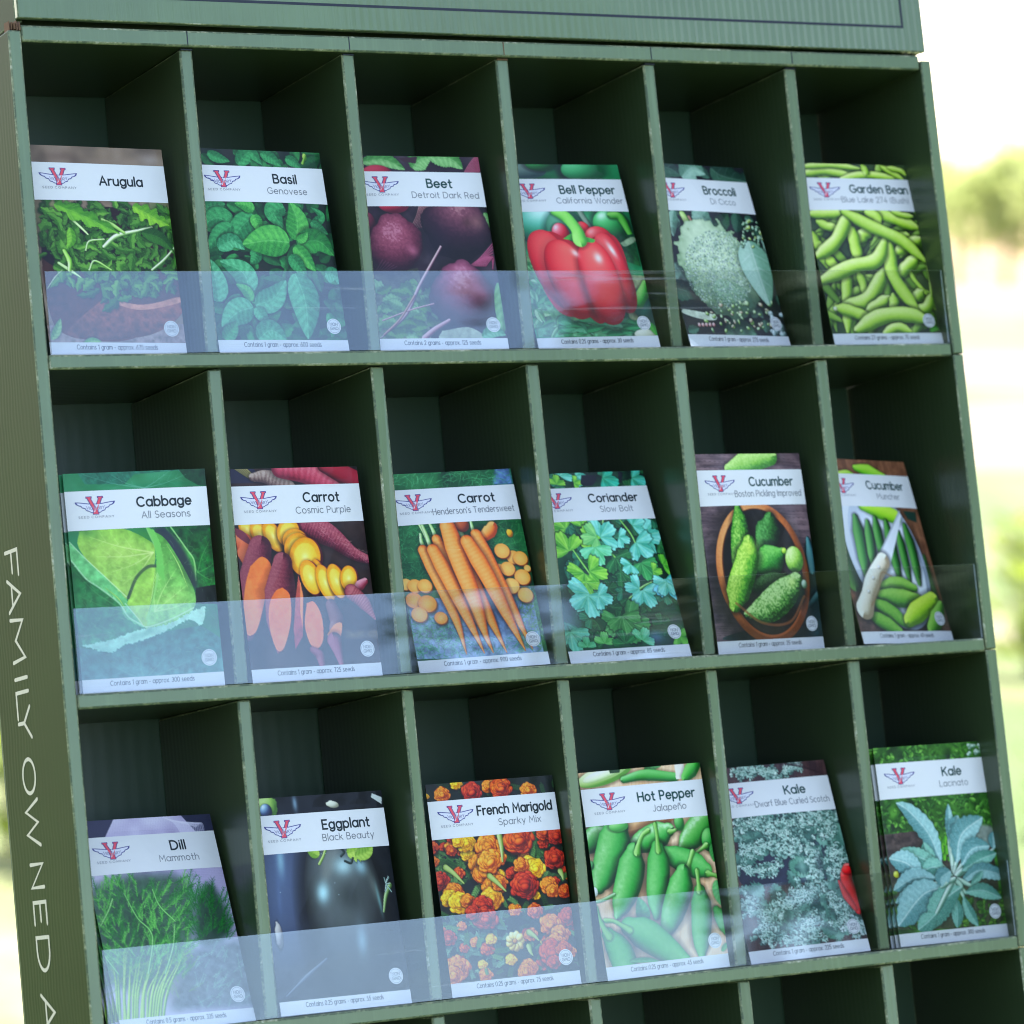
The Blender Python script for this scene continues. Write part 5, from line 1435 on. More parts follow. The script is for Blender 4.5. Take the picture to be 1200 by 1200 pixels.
# ---- eggplant
p = Pic([(295.2, 935.6), (446.4, 925.4), (482.7, 1173.7), (330.2, 1189.4)], (300, 920), 4.364, 14)
p.ground([(10, 14, 18), (18, 22, 28), (34, 40, 48)], 120, 3, seed=14)
p.ball((160, 620), 170, 430, 6, (20, 22, 34), (40, 46, 66), (78, 92, 120), L=(-.2, -.3), shadow=0); p.shade((125, 380), 24, 90, .7, 4, (140, 180, 196)); p.shade((200, 90), 16, 50, .7, 0, (150, 180, 200)); p.shade((120, 560), 14, 110, .4, 4, (96, 116, 150))
p.ball((460, 640), 200, 400, -2, (12, 16, 18), (40, 44, 44), (96, 104, 104), L=(-.1, -.35), shadow=.6, sq=2.2)
p.poly([(330, 380), (360, 330), (420, 320), (400, 420), (340, 520)], (120, 124, 120), soft=10, a=.7); p.shade((440, 410), 56, 50, .85, 0, (170, 206, 210)); p.shade((530, 410), 36, 50, .75, -20, (150, 190, 200)); p.shade((340, 545), 38, 56, .95, 10, (170, 214, 220)); p.shade((600, 520), 26, 100, .45, -12, (130, 140, 130)); p.shade((540, 790), 34, 90, .7, 4, (140, 170, 180)); p.shade((480, 560), 90, 90, .5, 0, (26, 32, 30)); p.shade((260, 760), 40, 120, .4, 10, (60, 66, 80)); p.shade((625, 580), 10, 90, .6, -6, (120, 170, 170))
p.poly([(90, 1100), (240, 940), (260, 960), (180, 1080), (120, 1090)], (40, 44, 60), soft=4); p.tube([(160, 1070), (260, 970), (360, 880)], [4, 10, 5], (40, 46, 60), (80, 86, 100), (120, 126, 140))
GC = ((90, 130, 30), (160, 196, 80), (206, 230, 130))
p.leaf([(320, 360), (290, 340), (255, 320)], 26, (90, 130, 30), (176, 206, 90), vein=(206, 226, 140)); p.leaf([(460, 350), (520, 330), (580, 320)], 44, (110, 150, 40), (190, 214, 100), vein=(220, 236, 160), serr=.15, nserr=5); p.leaf([(500, 360), (560, 340), (590, 300)], 30, (100, 140, 40), (170, 200, 90)); p.tube([(430, 320), (445, 340), (430, 360)], 5, (10, 20, 20), (30, 44, 40), (60, 80, 70)); p.tube([(450, 385), (480, 395), (490, 370)], 5, (10, 20, 20), (30, 44, 40), (60, 80, 70))
p.tube([(320, 400), (340, 360), (350, 330)], 6, GC[0], (120, 140, 90), GC[2]); p.tube([(650, 640), (660, 560), (680, 505)], [5, 9, 12], (60, 90, 40), (120, 150, 90), (180, 206, 150))
for k in range(9): p.tube([(660, 500), (660 + p.rs.uniform(-20, 30), 480 + p.rs.uniform(-20, 60))], 3, (60, 90, 80), (150, 180, 170), (220, 236, 230))
p.ball((60, 110), 50, 60, 0, (70, 110, 40), (130, 170, 80), (180, 210, 130), bump=20); p.ball((55, 130), 30, 34, 0, (30, 36, 60), (60, 76, 110), (150, 190, 220), hl=.5); p.ball((390, 95), 34, 16, 10, (130, 130, 110), (190, 190, 170), (220, 220, 200), bump=16); p.poly([(590, 40), (640, 60), (640, 95), (585, 60)], (190, 196, 190)); p.ball((120, 760), 18, 60, 0, (90, 86, 90), (150, 146, 146), (200, 196, 190), bump=16)
for k in range(5): p.ball((p.rs.uniform(120, 760), p.rs.uniform(340, 1050)), 2.2, 2.2, 0, (90, 110, 120), (150, 170, 180), (210, 226, 230), shadow=0)
pictures['eggplant'] = p.finish()

# ---- marigold
p = Pic([(497.4, 918.4), (647.2, 906.4), (680.8, 1150.2), (530, 1166.9)], (490, 900), 4.365, 15)
p.ground([(10, 14, 12), (16, 26, 18), (24, 34, 30), (34, 36, 40)], 50, 4, seed=15)
def mleaf(n, bx, c0, c1):
    for k in range(n):
        x = p.rs.uniform(bx[0], bx[2]); y = p.rs.uniform(bx[1], bx[3]); a = p.rs.uniform(0, 6.28); L_ = p.rs.uniform(30, 70); t = p.rs.rand(); c = lerp(c0, c1, t)
        p.line([(x, y), (x + math.cos(a) * L_, y + math.sin(a) * L_)], 2.2, c)
        for i in range(5):
            q_ = (i + 1) / 5.5; px = x + math.cos(a) * L_ * q_; py = y + math.sin(a) * L_ * q_
            for s in (-1, 1): p.leaf([(px, py), (px + math.cos(a + s * .8) * L_ * .36, py + math.sin(a + s * .8) * L_ * .36)], 5.5, lerp(c, (5, 20, 10), .4), c, shadow=.2)
mleaf(110, (30, 40, 840, 1060), (20, 56, 24), (80, 120, 66)); mleaf(60, (80, 360, 300, 560), (40, 90, 30), (120, 160, 90)); mleaf(40, (480, 330, 640, 480), (40, 90, 30), (110, 160, 80)); mleaf(90, (130, 760, 460, 1040), (60, 100, 76), (140, 180, 140))
FO = ((150, 44, 0), (238, 124, 14), (252, 176, 60)); FY = ((190, 110, 0), (250, 190, 16), (255, 226, 80)); FR = ((90, 6, 6), (196, 40, 18), (236, 96, 40)); FM = ((110, 14, 4), (214, 70, 14), (246, 140, 40))
def flower(x, y, r, c, n=46, sq=.95):
    p.ball((x, y), r * .95, r * .95 * sq, 0, lerp(c[0], (0, 0, 0), .4), c[0], c[1], shadow=.5, bump=20)
    for k in range(n):
        t = 1 - k / n; a = k * 2.4 + p.rs.uniform(-.3, .3); rr = r * (.12 + .78 * t); l = r * .34
        px = x + math.cos(a) * rr; py = y + math.sin(a) * rr * sq
        p.ball((px, py), l * p.rs.uniform(.75, 1.15), l * p.rs.uniform(.5, .75), math.degrees(a) + 90 + p.rs.uniform(-25, 25), c[0], lerp(c[1], c[0], .25 * p.rs.rand()), lerp(c[2], c[1], p.rs.rand() * .6), shadow=.22, bump=9, L=(-.3, -.4))
for k in range(46): 
    p_ = (p.rs.uniform(60, 800), p.rs.uniform(330, 1050))
    flower(p_[0], p_[1], p.rs.uniform(22, 38), pick(p, [FO, FR, FM, FY]), n=26)
mleaf(50, (80, 340, 820, 1050), (40, 90, 34), (120, 164, 90))
for x, y, r, c in ((190, 75, 30, FY), (120, 130, 40, FO), (270, 115, 50, FR), (360, 85, 38, FO), (420, 95, 56, FM), (560, 105, 40, FO), (40, 140, 14, FY),
    (180, 345, 36, FR), (170, 415, 28, FM), (240, 375, 48, FY), (200, 370, 30, FY), (640, 320, 44, FM), (700, 340, 44, FR), (505, 360, 76, FM), (350, 400, 66, FO), (400, 450, 44, FO), (310, 490, 58, FO), (340, 530, 64, FO), (360, 470, 60, ((170, 60, 0), (240, 140, 24), (252, 186, 70))), (80, 470, 26, FO), (110, 570, 50, FR), (690, 455, 56, FR),
    (560, 490, 50, FY), (590, 505, 50, FY), (520, 490, 40, FO), (535, 590, 72, FR), (660, 590, 44, FO), (680, 620, 34, FO), (745, 620, 36, FM), (380, 600, 60, FO), (370, 660, 56, ((170, 80, 0), (246, 170, 20), (255, 210, 70))), (410, 580, 40, FO), (180, 630, 52, FO), (160, 660, 44, FY), (210, 680, 56, FY), (250, 670, 36, FO), (325, 700, 56, FR), (340, 760, 60, FR), (280, 730, 40, FR),
    (155, 860, 40, FR), (590, 720, 40, FM), (760, 750, 50, FR), (670, 790, 56, FO), (720, 840, 50, FO), (700, 890, 56, FO), (680, 930, 66, FR), (740, 910, 40, FM), (690, 980, 36, FR), (200, 1010, 62, FO), (180, 1050, 50, FO), (560, 1010, 46, FO), (545, 1030, 40, FO), (570, 840, 34, FO)):
    flower(x, y, r, c)
for k in range(9):
    a = k * .7; p.ball((490 + math.cos(a) * 28, 875 + math.sin(a) * 30), 22, 17, math.degrees(a), (150, 110, 30), (226, 196, 96), (240, 226, 170), shadow=.2, bump=9)
p.ball((490, 875), 12, 12, 0, (110, 60, 0), (190, 110, 20), (220, 160, 60))
for pts in ([(360, 545), (400, 580), (440, 620)], [(140, 500), (180, 530), (230, 580)], [(410, 340), (420, 400), (425, 470)], [(560, 830), (590, 850), (610, 870)], [(560, 900), (570, 930), (580, 945)], [(720, 520), (730, 540), (735, 560)]): p.tube(pts, [14, 10, 4], (80, 110, 30), (150, 170, 90), (210, 220, 160))
pictures['marigold'] = p.finish()

# ---- hot pepper
p = Pic([(676.7, 904.8), (819.1, 892), (854.9, 1130.3), (711.6, 1147.7)], (670, 885), 4.528, 16)
p.wood((206, 160, 118), (236, 202, 166), 12, 16, 0)
p.shade((250, 700), 200, 120, .3, 0, (210, 150, 100)); p.ball((320, 350), 260, 60, -8, (150, 96, 60), (206, 156, 110), (236, 200, 160)); p.ball((330, 330), 240, 50, -8, (190, 140, 96), (220, 176, 130), (236, 204, 166), shadow=0)
p.ball((170, 100), 150, 44, -12, (90, 140, 50), (176, 206, 120), (226, 236, 190)); p.ball((170, 96), 120, 26, -12, (150, 180, 110), (214, 226, 180), (236, 240, 214), shadow=0); p.poly([(195, 75), (255, 65), (250, 88), (200, 92)], (40, 70, 40))
p.leaf([(380, 85), (430, 50), (470, 50)], 24, (40, 100, 50), (100, 160, 100)); p.tube([(270, 125), (380, 100), (540, 110)], [16, 28, 22], (20, 90, 30), (60, 150, 60), (130, 200, 120), hl=.3); p.poly([(540, 40), (590, 38), (600, 120), (550, 122)], (230, 220, 206)); p.tube([(600, 110), (630, 70), (650, 40)], [24, 36, 30], (10, 90, 20), (40, 150, 40), (120, 200, 100))
JP = ((6, 64, 22), (34, 138, 50), (126, 196, 110))
def jal(pts, w, c=JP, wk=(.55, .95, 1, .98, .9, .7, .3)):
    p.tube(pts, [w * k for k in wk], *c, L=(-.3, -.55), hl=.4, hlp=22, shadow=.4, tex=.05, texcell=14)
def stem(pts, w=12):
    p.tube(pts, [w, w * .8, w * .9, w * 1.4], (50, 110, 30), (104, 166, 70), (170, 216, 130), shadow=.3)
jal([(170, 400), (110, 440), (40, 500)], 56); jal([(500, 390), (420, 430), (300, 480)], 62); stem([(575, 375), (550, 385), (530, 395), (510, 400)], 10); jal([(720, 320), (650, 400), (570, 490)], 66, ((8, 60, 20), (40, 130, 40), (110, 180, 90))); p.ball((560, 350), 26, 40, 0, (20, 90, 30), (60, 140, 60), (120, 190, 110)); p.ball((720, 440), 40, 56, 10, *JP); stem([(640, 520), (680, 490), (705, 470)], 10); p.leaf([(735, 460), (740, 500), (750, 560)], 18, (20, 90, 40), (80, 160, 80))
jal([(230, 380), (210, 490), (160, 640), (140, 690)], 86, wk=(.7, .95, .95, .9, .8, .7, .4)); p.ball((240, 370), 50, 26, 0, (60, 130, 60), (90, 170, 84), (150, 206, 130))
jal([(490, 510), (580, 550), (700, 600)], 62, wk=(.5, .8, .9, 1, 1, .95, .6)); stem([(765, 632), (740, 625), (715, 620)], 12); stem([(632, 505), (615, 560), (600, 610)], 13)
jal([(320, 500), (300, 640), (260, 780), (240, 840)], 70); stem([(395, 395), (365, 420), (345, 470), (338, 510)], 13)
jal([(445, 480), (450, 600), (440, 750), (440, 845)], 60); stem([(432, 360), (440, 410), (446, 470), (450, 500)], 11)
jal([(580, 610), (560, 720), (510, 880), (495, 945)], 66); jal([(670, 710), (680, 820), (680, 960), (685, 1060)], 56); stem([(655, 605), (660, 650), (665, 690), (667, 710)], 12)
p.leaf([(365, 890), (370, 830), (345, 745)], 36, (20, 100, 50), (90, 170, 100), vein=(130, 196, 130)); p.tube([(110, 770), (160, 760), (220, 730)], 8, (60, 120, 60), (120, 170, 110), (180, 210, 170)); p.ball((120, 715), 16, 22, 0, (180, 190, 180), (226, 230, 226), (245, 245, 245)); p.ball((100, 575), 16, 20, 0, (20, 80, 40), (70, 140, 80), (130, 190, 130))
jal([(300, 900), (400, 950), (500, 1020), (590, 1080)], 76, wk=(.6, .95, 1, .95, .85, .7, .5)); stem([(175, 868), (220, 872), (270, 900), (300, 920)], 12); jal([(190, 940), (250, 1030), (290, 1130)], 66, wk=(.5, .85, 1, 1, .95)); stem([(125, 800), (145, 860), (175, 920), (195, 950)], 14)
jal([(760, 810), (790, 860), (810, 930)], 36); p.leaf([(760, 650), (770, 720), (790, 790)], 30, (60, 140, 70), (120, 190, 120)); p.leaf([(790, 1030), (810, 1000), (830, 980)], 12, (40, 120, 40), (90, 170, 80)); p.leaf([(300, 1080), (400, 1075), (470, 1085)], 12, (30, 110, 50), (80, 160, 90))
pictures['jalapeno'] = p.finish()

# ---- kale, curly
p = Pic([(825.7, 899.8), (963.2, 887.8), (1018.1, 1111), (879, 1127.2)], (845, 880), 4.8, 17)
p.wood((44, 28, 34), (96, 66, 62), 6, 17, 22, (30, 20, 26))
p.poly([(60, 340), (640, 310), (720, 640), (560, 720), (120, 760)], (46, 74, 76), tex=.4, c2=(56, 66, 80)); p.poly([(100, 600), (420, 560), (420, 720), (120, 740)], (40, 44, 62), curve=True, tex=.2); p.shade((200, 430), 120, 60, .5, 0, (60, 90, 92))
for pts, w in (([(440, 300), (420, 420), (400, 520)], 70), ([(560, 500), (620, 460), (660, 480)], 60), ([(420, 700), (430, 620), (440, 570)], 60), ([(260, 540), (320, 520), (400, 470)], 60), ([(330, 1050), (300, 980), (260, 920)], 56), ([(430, 1050), (420, 960), (390, 900)], 66), ([(640, 1040), (600, 960), (560, 900)], 60), ([(560, 420), (600, 380), (640, 360)], 50)):
    p.leaf(pts, w, (66, 116, 96), (136, 178, 156), vein=(186, 214, 196), nv=5, puff=.15, serr=.08)
KC = [(96, 140, 124), (150, 190, 172), (190, 216, 200), (120, 164, 146), (60, 100, 90)]
for k in range(190):
    x = p.rs.uniform(90, 760); y = p.rs.uniform(350, 1030) if x > 400 else p.rs.choice([p.rs.uniform(360, 590), p.rs.uniform(760, 1000)]); a = p.rs.uniform(0, 6.28); l = p.rs.uniform(50, 120); t = p.rs.rand()
    if y > 860 and x < 230: continue
    p.leaf([(x, y), (x + math.cos(a) * l * .5, y + math.sin(a) * l * .5), (x + math.cos(a) * l, y + math.sin(a) * l)], p.rs.uniform(24, 44), lerp((26, 58, 56), (60, 104, 90), t), lerp((74, 116, 104), (132, 172, 152), t), vein=(160, 194, 178), serr=.22, nserr=5, nv=4, puff=.15, shadow=.4)
def frill(pts, w, n, cols=KC):
    """curled leaf margin: a chain of ragged ruffles, bright on the crest and dark beneath"""
    S = spline(np.array(pts, float), 5)
    for k in range(int(n * .9)):
        c = S[p.rs.randint(len(S))] + p.rs.normal(size=2) * w * .45
        m = pick(p, cols); a = p.rs.uniform(0, 6.28); l = p.rs.uniform(22, 44)
        p.leaf([(c[0], c[1]), (c[0] + math.cos(a) * l * .5 - math.sin(a) * 8, c[1] + math.sin(a) * l * .5 + math.cos(a) * 8), (c[0] + math.cos(a) * l, c[1] + math.sin(a) * l)],
               p.rs.uniform(9, 17), lerp(m, (14, 44, 40), .6), lerp(m, (222, 238, 226), .35), serr=.55, nserr=4, nv=2, puff=.4, asym=.3, shadow=.45, peak=.55, tex=.3)
    for k in range(int(n * .6)):
        c = S[p.rs.randint(len(S))] + p.rs.normal(size=2) * w * .45
        t = p.rs.uniform(0, 6.28); r = p.rs.uniform(7, 14)
        p.tube([(c[0] + math.cos(t + a) * r, c[1] + math.sin(t + a) * r * .7) for a in np.linspace(0, p.rs.uniform(1.8, 3.6), 4)], p.rs.uniform(1.8, 3.2), (110, 156, 138), (176, 208, 190), (236, 246, 238), shadow=.25, step=3)
frill([(80, 420), (200, 400), (340, 400), (470, 370), (600, 350)], 50, 150); frill([(200, 380), (290, 440), (380, 480), (440, 520)], 34, 70); frill([(110, 560), (220, 520), (330, 540), (400, 560)], 44, 100); frill([(110, 640), (170, 660), (260, 660), (300, 620)], 24, 50); frill([(480, 520), (510, 600), (520, 690)], 34, 60); frill([(580, 560), (640, 560), (680, 620), (600, 680)], 40, 90, KC + [(40, 80, 70)]); frill([(500, 330), (600, 400), (560, 470)], 40, 60)
frill([(130, 830), (180, 880), (260, 930), (220, 1000), (300, 1050)], 40, 130); frill([(300, 900), (390, 830), (470, 780), (560, 740)], 54, 150); frill([(520, 900), (500, 960), (420, 1000)], 40, 70); frill([(600, 790), (650, 860), (700, 900), (640, 960)], 34, 70); frill([(700, 960), (760, 990), (740, 940)], 34, 60, [(190, 206, 206), (150, 176, 170), (220, 230, 226)]); frill([(320, 1040), (430, 1040), (560, 1020)], 26, 50)
frill([(80, 120), (160, 100), (250, 100), (290, 130)], 26, 70); frill([(330, 110), (390, 80), (430, 70)], 18, 30)
for k in range(8): p.line([(240 + k * 26, 60), (380 + k * 26, 50 + k * 10), (560, 60 + k * 9)], 2, (40, 20, 24), .7)
p.shade((440, 640), 26, 80, .6, 0, (140, 176, 160)); p.shade((540, 620), 26, 60, .6, 0, (30, 40, 50))
p.tube([(700, 650), (690, 700), (720, 790), (760, 880)], [30, 34, 36, 20], (110, 4, 8), (200, 16, 20), (240, 70, 60), hl=.5); p.tube([(650, 720), (690, 800), (740, 870)], [8, 20, 12], (120, 14, 16), (190, 40, 40), (230, 110, 100)); p.ball((695, 655), 30, 22, 0, (150, 0, 8), (226, 10, 20), (250, 70, 60))
pictures['kale'] = p.finish()

# ---- kale, long leaved
p = Pic([(1019.7, 875.7), (1145.8, 867.1), (1179.3, 1094.7), (1052.6, 1107.9)], (1010, 860), 4.8, 18)
p.ground([(16, 44, 14), (44, 92, 26), (84, 140, 50)], 40, 4, seed=18)
for k in range(420):
    x = p.rs.uniform(30, 760); y = p.rs.uniform(40, 560); a = p.rs.uniform(0, 6.28); L_ = p.rs.uniform(20, 44); t = p.rs.rand()
    p.leaf([(x, y), (x + math.cos(a) * L_, y + math.sin(a) * L_)], p.rs.uniform(7, 13), lerp((14, 54, 12), (50, 104, 24), t), lerp((60, 120, 40), (140, 196, 90), t), shadow=.3)
p.poly([(100, 560), (280, 540), (460, 600), (700, 520), (790, 1080), (150, 1090)], (74, 60, 58), tex=.5, c2=(60, 66, 44)); p.poly([(640, 500), (720, 520), (700, 620), (600, 600)], (120, 130, 120), curve=True, soft=5, tex=.2)
for k in range(150):
    x = p.rs.uniform(170, 800); y = p.rs.uniform(880, 1080)
    if 330 < x < 520: continue
    a = p.rs.uniform(0, 6.28); L_ = p.rs.uniform(24, 50); p.leaf([(x, y), (x + math.cos(a) * L_, y + math.sin(a) * L_)], p.rs.uniform(8, 15), (26, 66, 16), lerp((70, 120, 40), (130, 170, 60), p.rs.rand()), shadow=.3)
for k in range(40):
    x = p.rs.uniform(400, 510); y = p.rs.uniform(590, 720); p.leaf([(x, y), (x + p.rs.uniform(-10, 10), y - 36)], 11, (40, 110, 16), (120, 190, 50), shadow=.3)
KB = ((70, 116, 116), (168, 208, 204)); KT = ((60, 112, 100), (140, 192, 170))
for pts, w, c in (([(470, 600), (470, 480), (465, 385)], 20, KB), ([(480, 590), (500, 520), (520, 450)], 34, KB), ([(720, 640), (720, 580), (725, 540)], 26, KB), ([(430, 730), (360, 560), (250, 430), (175, 380)], 44, KB), ([(400, 720), (350, 660), (330, 600)], 30, KT), ([(510, 720), (540, 560), (660, 460)], 54, KB),
    ([(420, 740), (320, 690), (200, 640)], 36, KT), ([(540, 730), (600, 640), (700, 620)], 44, KB), ([(540, 760), (640, 700), (740, 660)], 34, KT), ([(330, 800), (240, 720), (140, 690)], 50, KB), ([(440, 770), (390, 740), (320, 760)], 40, KT), ([(530, 830), (640, 760), (770, 790), (770, 850)], 32, KB), ([(590, 840), (640, 790), (660, 760)], 16, KT),
    ([(400, 800), (280, 800), (165, 870)], 40, KB), ([(400, 830), (280, 880), (175, 940)], 36, KB), ([(430, 850), (320, 900), (190, 1070)], 70, KB), ([(560, 880), (660, 870), (770, 910)], 32, KT), ([(550, 900), (580, 980), (640, 1070)], 26, KT), ([(510, 910), (520, 1000), (520, 1080)], 30, KT), ([(540, 850), (440, 930), (360, 1090)], 56, KT), ([(400, 1000), (350, 1050), (300, 1090)], 40, KT), ([(430, 850), (430, 800), (480, 760)], 36, KB)):
    m_ = (500 + (pts[0][0] - 500) * .4, 800 + (pts[0][1] - 800) * .4)
    p.tube([(500, 805), m_, pts[0], ((pts[0][0] * 2 + pts[1][0]) / 3, (pts[0][1] * 2 + pts[1][1]) / 3)], [10, 12, 10, 6], (80, 120, 100), (150, 184, 160), (214, 230, 214), shadow=.35)
    p.leaf(pts, w * 1.12, c[0], c[1], peak=.52, vein=(220, 236, 226), nv=12, puff=.22, serr=.06, nserr=9, mid=1.6, va=.8, tex=.2)
p.ball((180, 780), 14, 16, 0, (150, 150, 20), (200, 200, 50), (230, 230, 120), bump=10)
for k in range(20): p.ball((p.rs.uniform(580, 660), p.rs.uniform(55, 110)), 10, 8, 0, (90, 130, 100), (150, 186, 160), (210, 226, 214))
pictures['kale2'] = p.finish()
# ------------------------------------------------------------------ seed packets
# key: (x, y, yaw, lean, roll) of the bottom edge's middle in rack space, row, title, subtitle, footer, label
PACKETS = {
 'arugula':  (.0472, .0060, .0406, -.0948, .0069, 0, 'Arugula', '', 'Contains 1 gram - approx. 675 seeds', 'arugula seed packet showing green leaves in a dark bowl, titled Arugula'),
 'basil':    (.1455, .0035, .0482, -.1169, .0046, 0, 'Basil', 'Genovese', 'Contains 1 gram - approx. 600 seeds', 'basil seed packet covered in broad green basil leaves, titled Basil'),
 'beet':     (.2462, .0035, -.0499, -.1614, .0103, 0, 'Beet', 'Detroit Dark Red', 'Contains 2 grams - approx. 125 seeds', 'beet seed packet with dark purple round beetroots, titled Beet'),
 'pepper':   (.3486, .0035, -.0223, -.2294, -.0089, 0, 'Bell Pepper', 'California Wonder', 'Contains 0.25 grams - approx. 30 seeds', 'bell pepper seed packet with one large red pepper'),
 'broccoli': (.4468, .0042, .1733, -.2133, -.0073, 0, 'Broccoli', 'Di Cicco', 'Contains 1 gram - approx. 275 seeds', 'broccoli seed packet with a pale grey green broccoli head'),
 'bean':     (.5540, .0037, .0155, -.1694, .0005, 0, 'Garden Bean', 'Blue Lake 274 (Bush)', 'Contains 27 grams - approx. 75 seeds', 'garden bean seed packet filled with yellow green bean pods'),
 'cabbage':  (.0499, .0040, -.0428, -.0240, .0004, 1, 'Cabbage', 'All Seasons', 'Contains 1 gram - approx. 300 seeds', 'cabbage seed packet with big light green leaves, foremost of its stack'),
 'carrot':   (.1481, .0050, .0517, -.0533, -.0029, 1, 'Carrot', 'Cosmic Purple', 'Contains 1 gram - approx. 725 seeds', 'carrot seed packet with purple skinned carrots and round orange slices on dark ground'),
 'carrot2':  (.2523, .0035, -.0606, -.2128, -.0091, 1, 'Carrot', "Henderson's Tendersweet", 'Contains 1 gram - approx. 900 seeds', 'carrot seed packet with a bunch of long orange carrots on green tops'),
 'coriander':(.3486, .0035, -.0023, -.2826, -.0054, 1, 'Coriander', 'Slow Bolt', 'Contains 1 gram - approx. 85 seeds', 'coriander seed packet with bright lobed coriander leaves'),
 'cucumber': (.4478, .0077, .1163, -.0314, -.0028, 1, 'Cucumber', 'Boston Pickling Improved', 'Contains 1 gram - approx. 35 seeds', 'cucumber seed packet with bumpy pickling cucumbers in a round wooden bowl'),
 'cucumber2':(.5473, .0082, .2428, -.2176, .0176, 1, 'Cucumber', 'Muncher', 'Contains 1 gram - approx. 40 seeds', 'cucumber seed packet with slim cucumbers and a knife on a white plate'),
 'dill':     (.0535, .0050, .0911, -.2948, .0144, 2, 'Dill', 'Mammoth', 'Contains 0.5 grams - approx. 335 seeds', 'dill seed packet with feathery dill on a pale lilac cloth, foremost of its stack'),
 'eggplant': (.1472, .0050, .0524, -.1216, .0088, 2, 'Eggplant', 'Black Beauty', 'Contains 0.25 grams - approx. 55 seeds', 'eggplant seed packet with glossy black eggplants on a dark picture'),
 'marigold': (.2535, .0050, -.0304, -.0844, -.0001, 2, 'French Marigold', 'Sparky Mix', 'Contains 0.25 grams - approx. 75 seeds', 'marigold seed packet with orange, red and yellow flowers'),
 'jalapeno': (.3532, .0050, -.0202, -.0762, -.0086, 2, 'Hot Pepper', 'Jalape\u00f1o', 'Contains 0.25 grams - approx. 45 seeds', 'hot pepper seed packet with green chillies on a pale wooden board'),
 'kale':     (.4508, .0050, -.0458, -.2495, -.0049, 2, 'Kale', 'Dwarf Blue Curled Scotch', 'Contains 1 gram - approx. 225 seeds', 'kale seed packet with grey green curly leaves and a red chilli'),
 'kale2':    (.5535, .0040, .0291, -.0657, .0071, 2, 'Kale', 'Lacinato', 'Contains 1 gram - approx. 300 seeds', 'kale seed packet with long blue green leaves, foremost of its stack'),
}
GROUP = 'seed packets in the pigeonholes'
INK = {'dark': (30, 42, 46), 'teal': (22, 70, 66), 'grey': (128, 131, 138), 'foot': (96, 98, 106)}

def ink(me, rgb):
    """one ink colour over a whole mesh"""
    a = me.color_attributes.new('ink', 'FLOAT_COLOR', 'POINT')
    c = np.ones((len(me.vertices), 4), np.float32)
    c[:, :3] = rgb
    a.data.foreach_set('color', c.ravel())

def ink_array(me, arr):
    a = me.color_attributes.new('ink', 'FLOAT_COLOR', 'POINT')
    c = np.ones((len(me.vertices), 4), np.float32)
    c[:, :3] = arr
    a.data.foreach_set('color', c.ravel())

class Shape:
    """front surface of a packet: flat sealed edges, slightly filled middle, a gentle curl"""
    def __init__(self, seed):
        r = random.Random(seed)
        self.b = r.uniform(0.0011, 0.0018)
        self.curl = r.uniform(-0.0012, 0.0012)
        self.tw = r.uniform(-0.0010, 0.0010)
        self.p = r.uniform(0, 6.28)
    def bulge(self, u, v):
        return self.b * np.sin(np.pi * np.clip(u, 0, 1)) ** 0.7 * np.clip(np.sin(np.pi * np.clip((v - 0.06) / 0.9, 0, 1)), 0, 1) ** 0.6
    def h(self, u, v):
        return self.bulge(u, v) + self.curl * (1 - v) ** 2 * (u - .5) + self.tw * (u - .5) * (v - .5) + 0.00032 * np.sin(7 * v + self.p) * np.sin(3.1 * u + self.p)
    def at(self, x, y, lift):
        """x, y in metres from the top left corner, lift above the paper"""
        u = x / PW; v = y / PH
        return (x - PW / 2, -(float(self.h(u, v)) + lift), PH - y)

def sheet(name, sh, u0, u1, v0, v1, nx, ny, lift, back=False):
    u = np.linspace(u0, u1, nx); v = np.linspace(v0, v1, ny)
    U, V = np.meshgrid(u, v)
    h = sh.h(U, V) + lift
    if back:
        h = sh.h(U, V) - 1.7 * sh.bulge(U, V) - 0.0005
    co = np.stack([(U - .5) * PW, -h, (1 - V) * PH], -1).reshape(-1, 3).astype(np.float32)
    i = np.arange((ny - 1) * (nx - 1)); r = i // (nx - 1); c = i % (nx - 1)
    a = r * nx + c
    f = np.stack([a, a + nx, a + nx + 1, a + 1], -1).astype(np.int32)
    if back:
        f = f[:, ::-1]
    return co, f

def mesh_np(name, co, f, smooth=True):
    me = bpy.data.meshes.new(name)
    me.vertices.add(len(co)); me.vertices.foreach_set('co', co.ravel())
    me.loops.add(f.size); me.loops.foreach_set('vertex_index', f.ravel())
    me.polygons.add(len(f))
    me.polygons.foreach_set('loop_start', np.arange(0, f.size, 4, dtype=np.int32))
    if smooth:
        me.polygons.foreach_set('use_smooth', np.ones(len(f), bool))
    me.update(calc_edges=True)
    return me

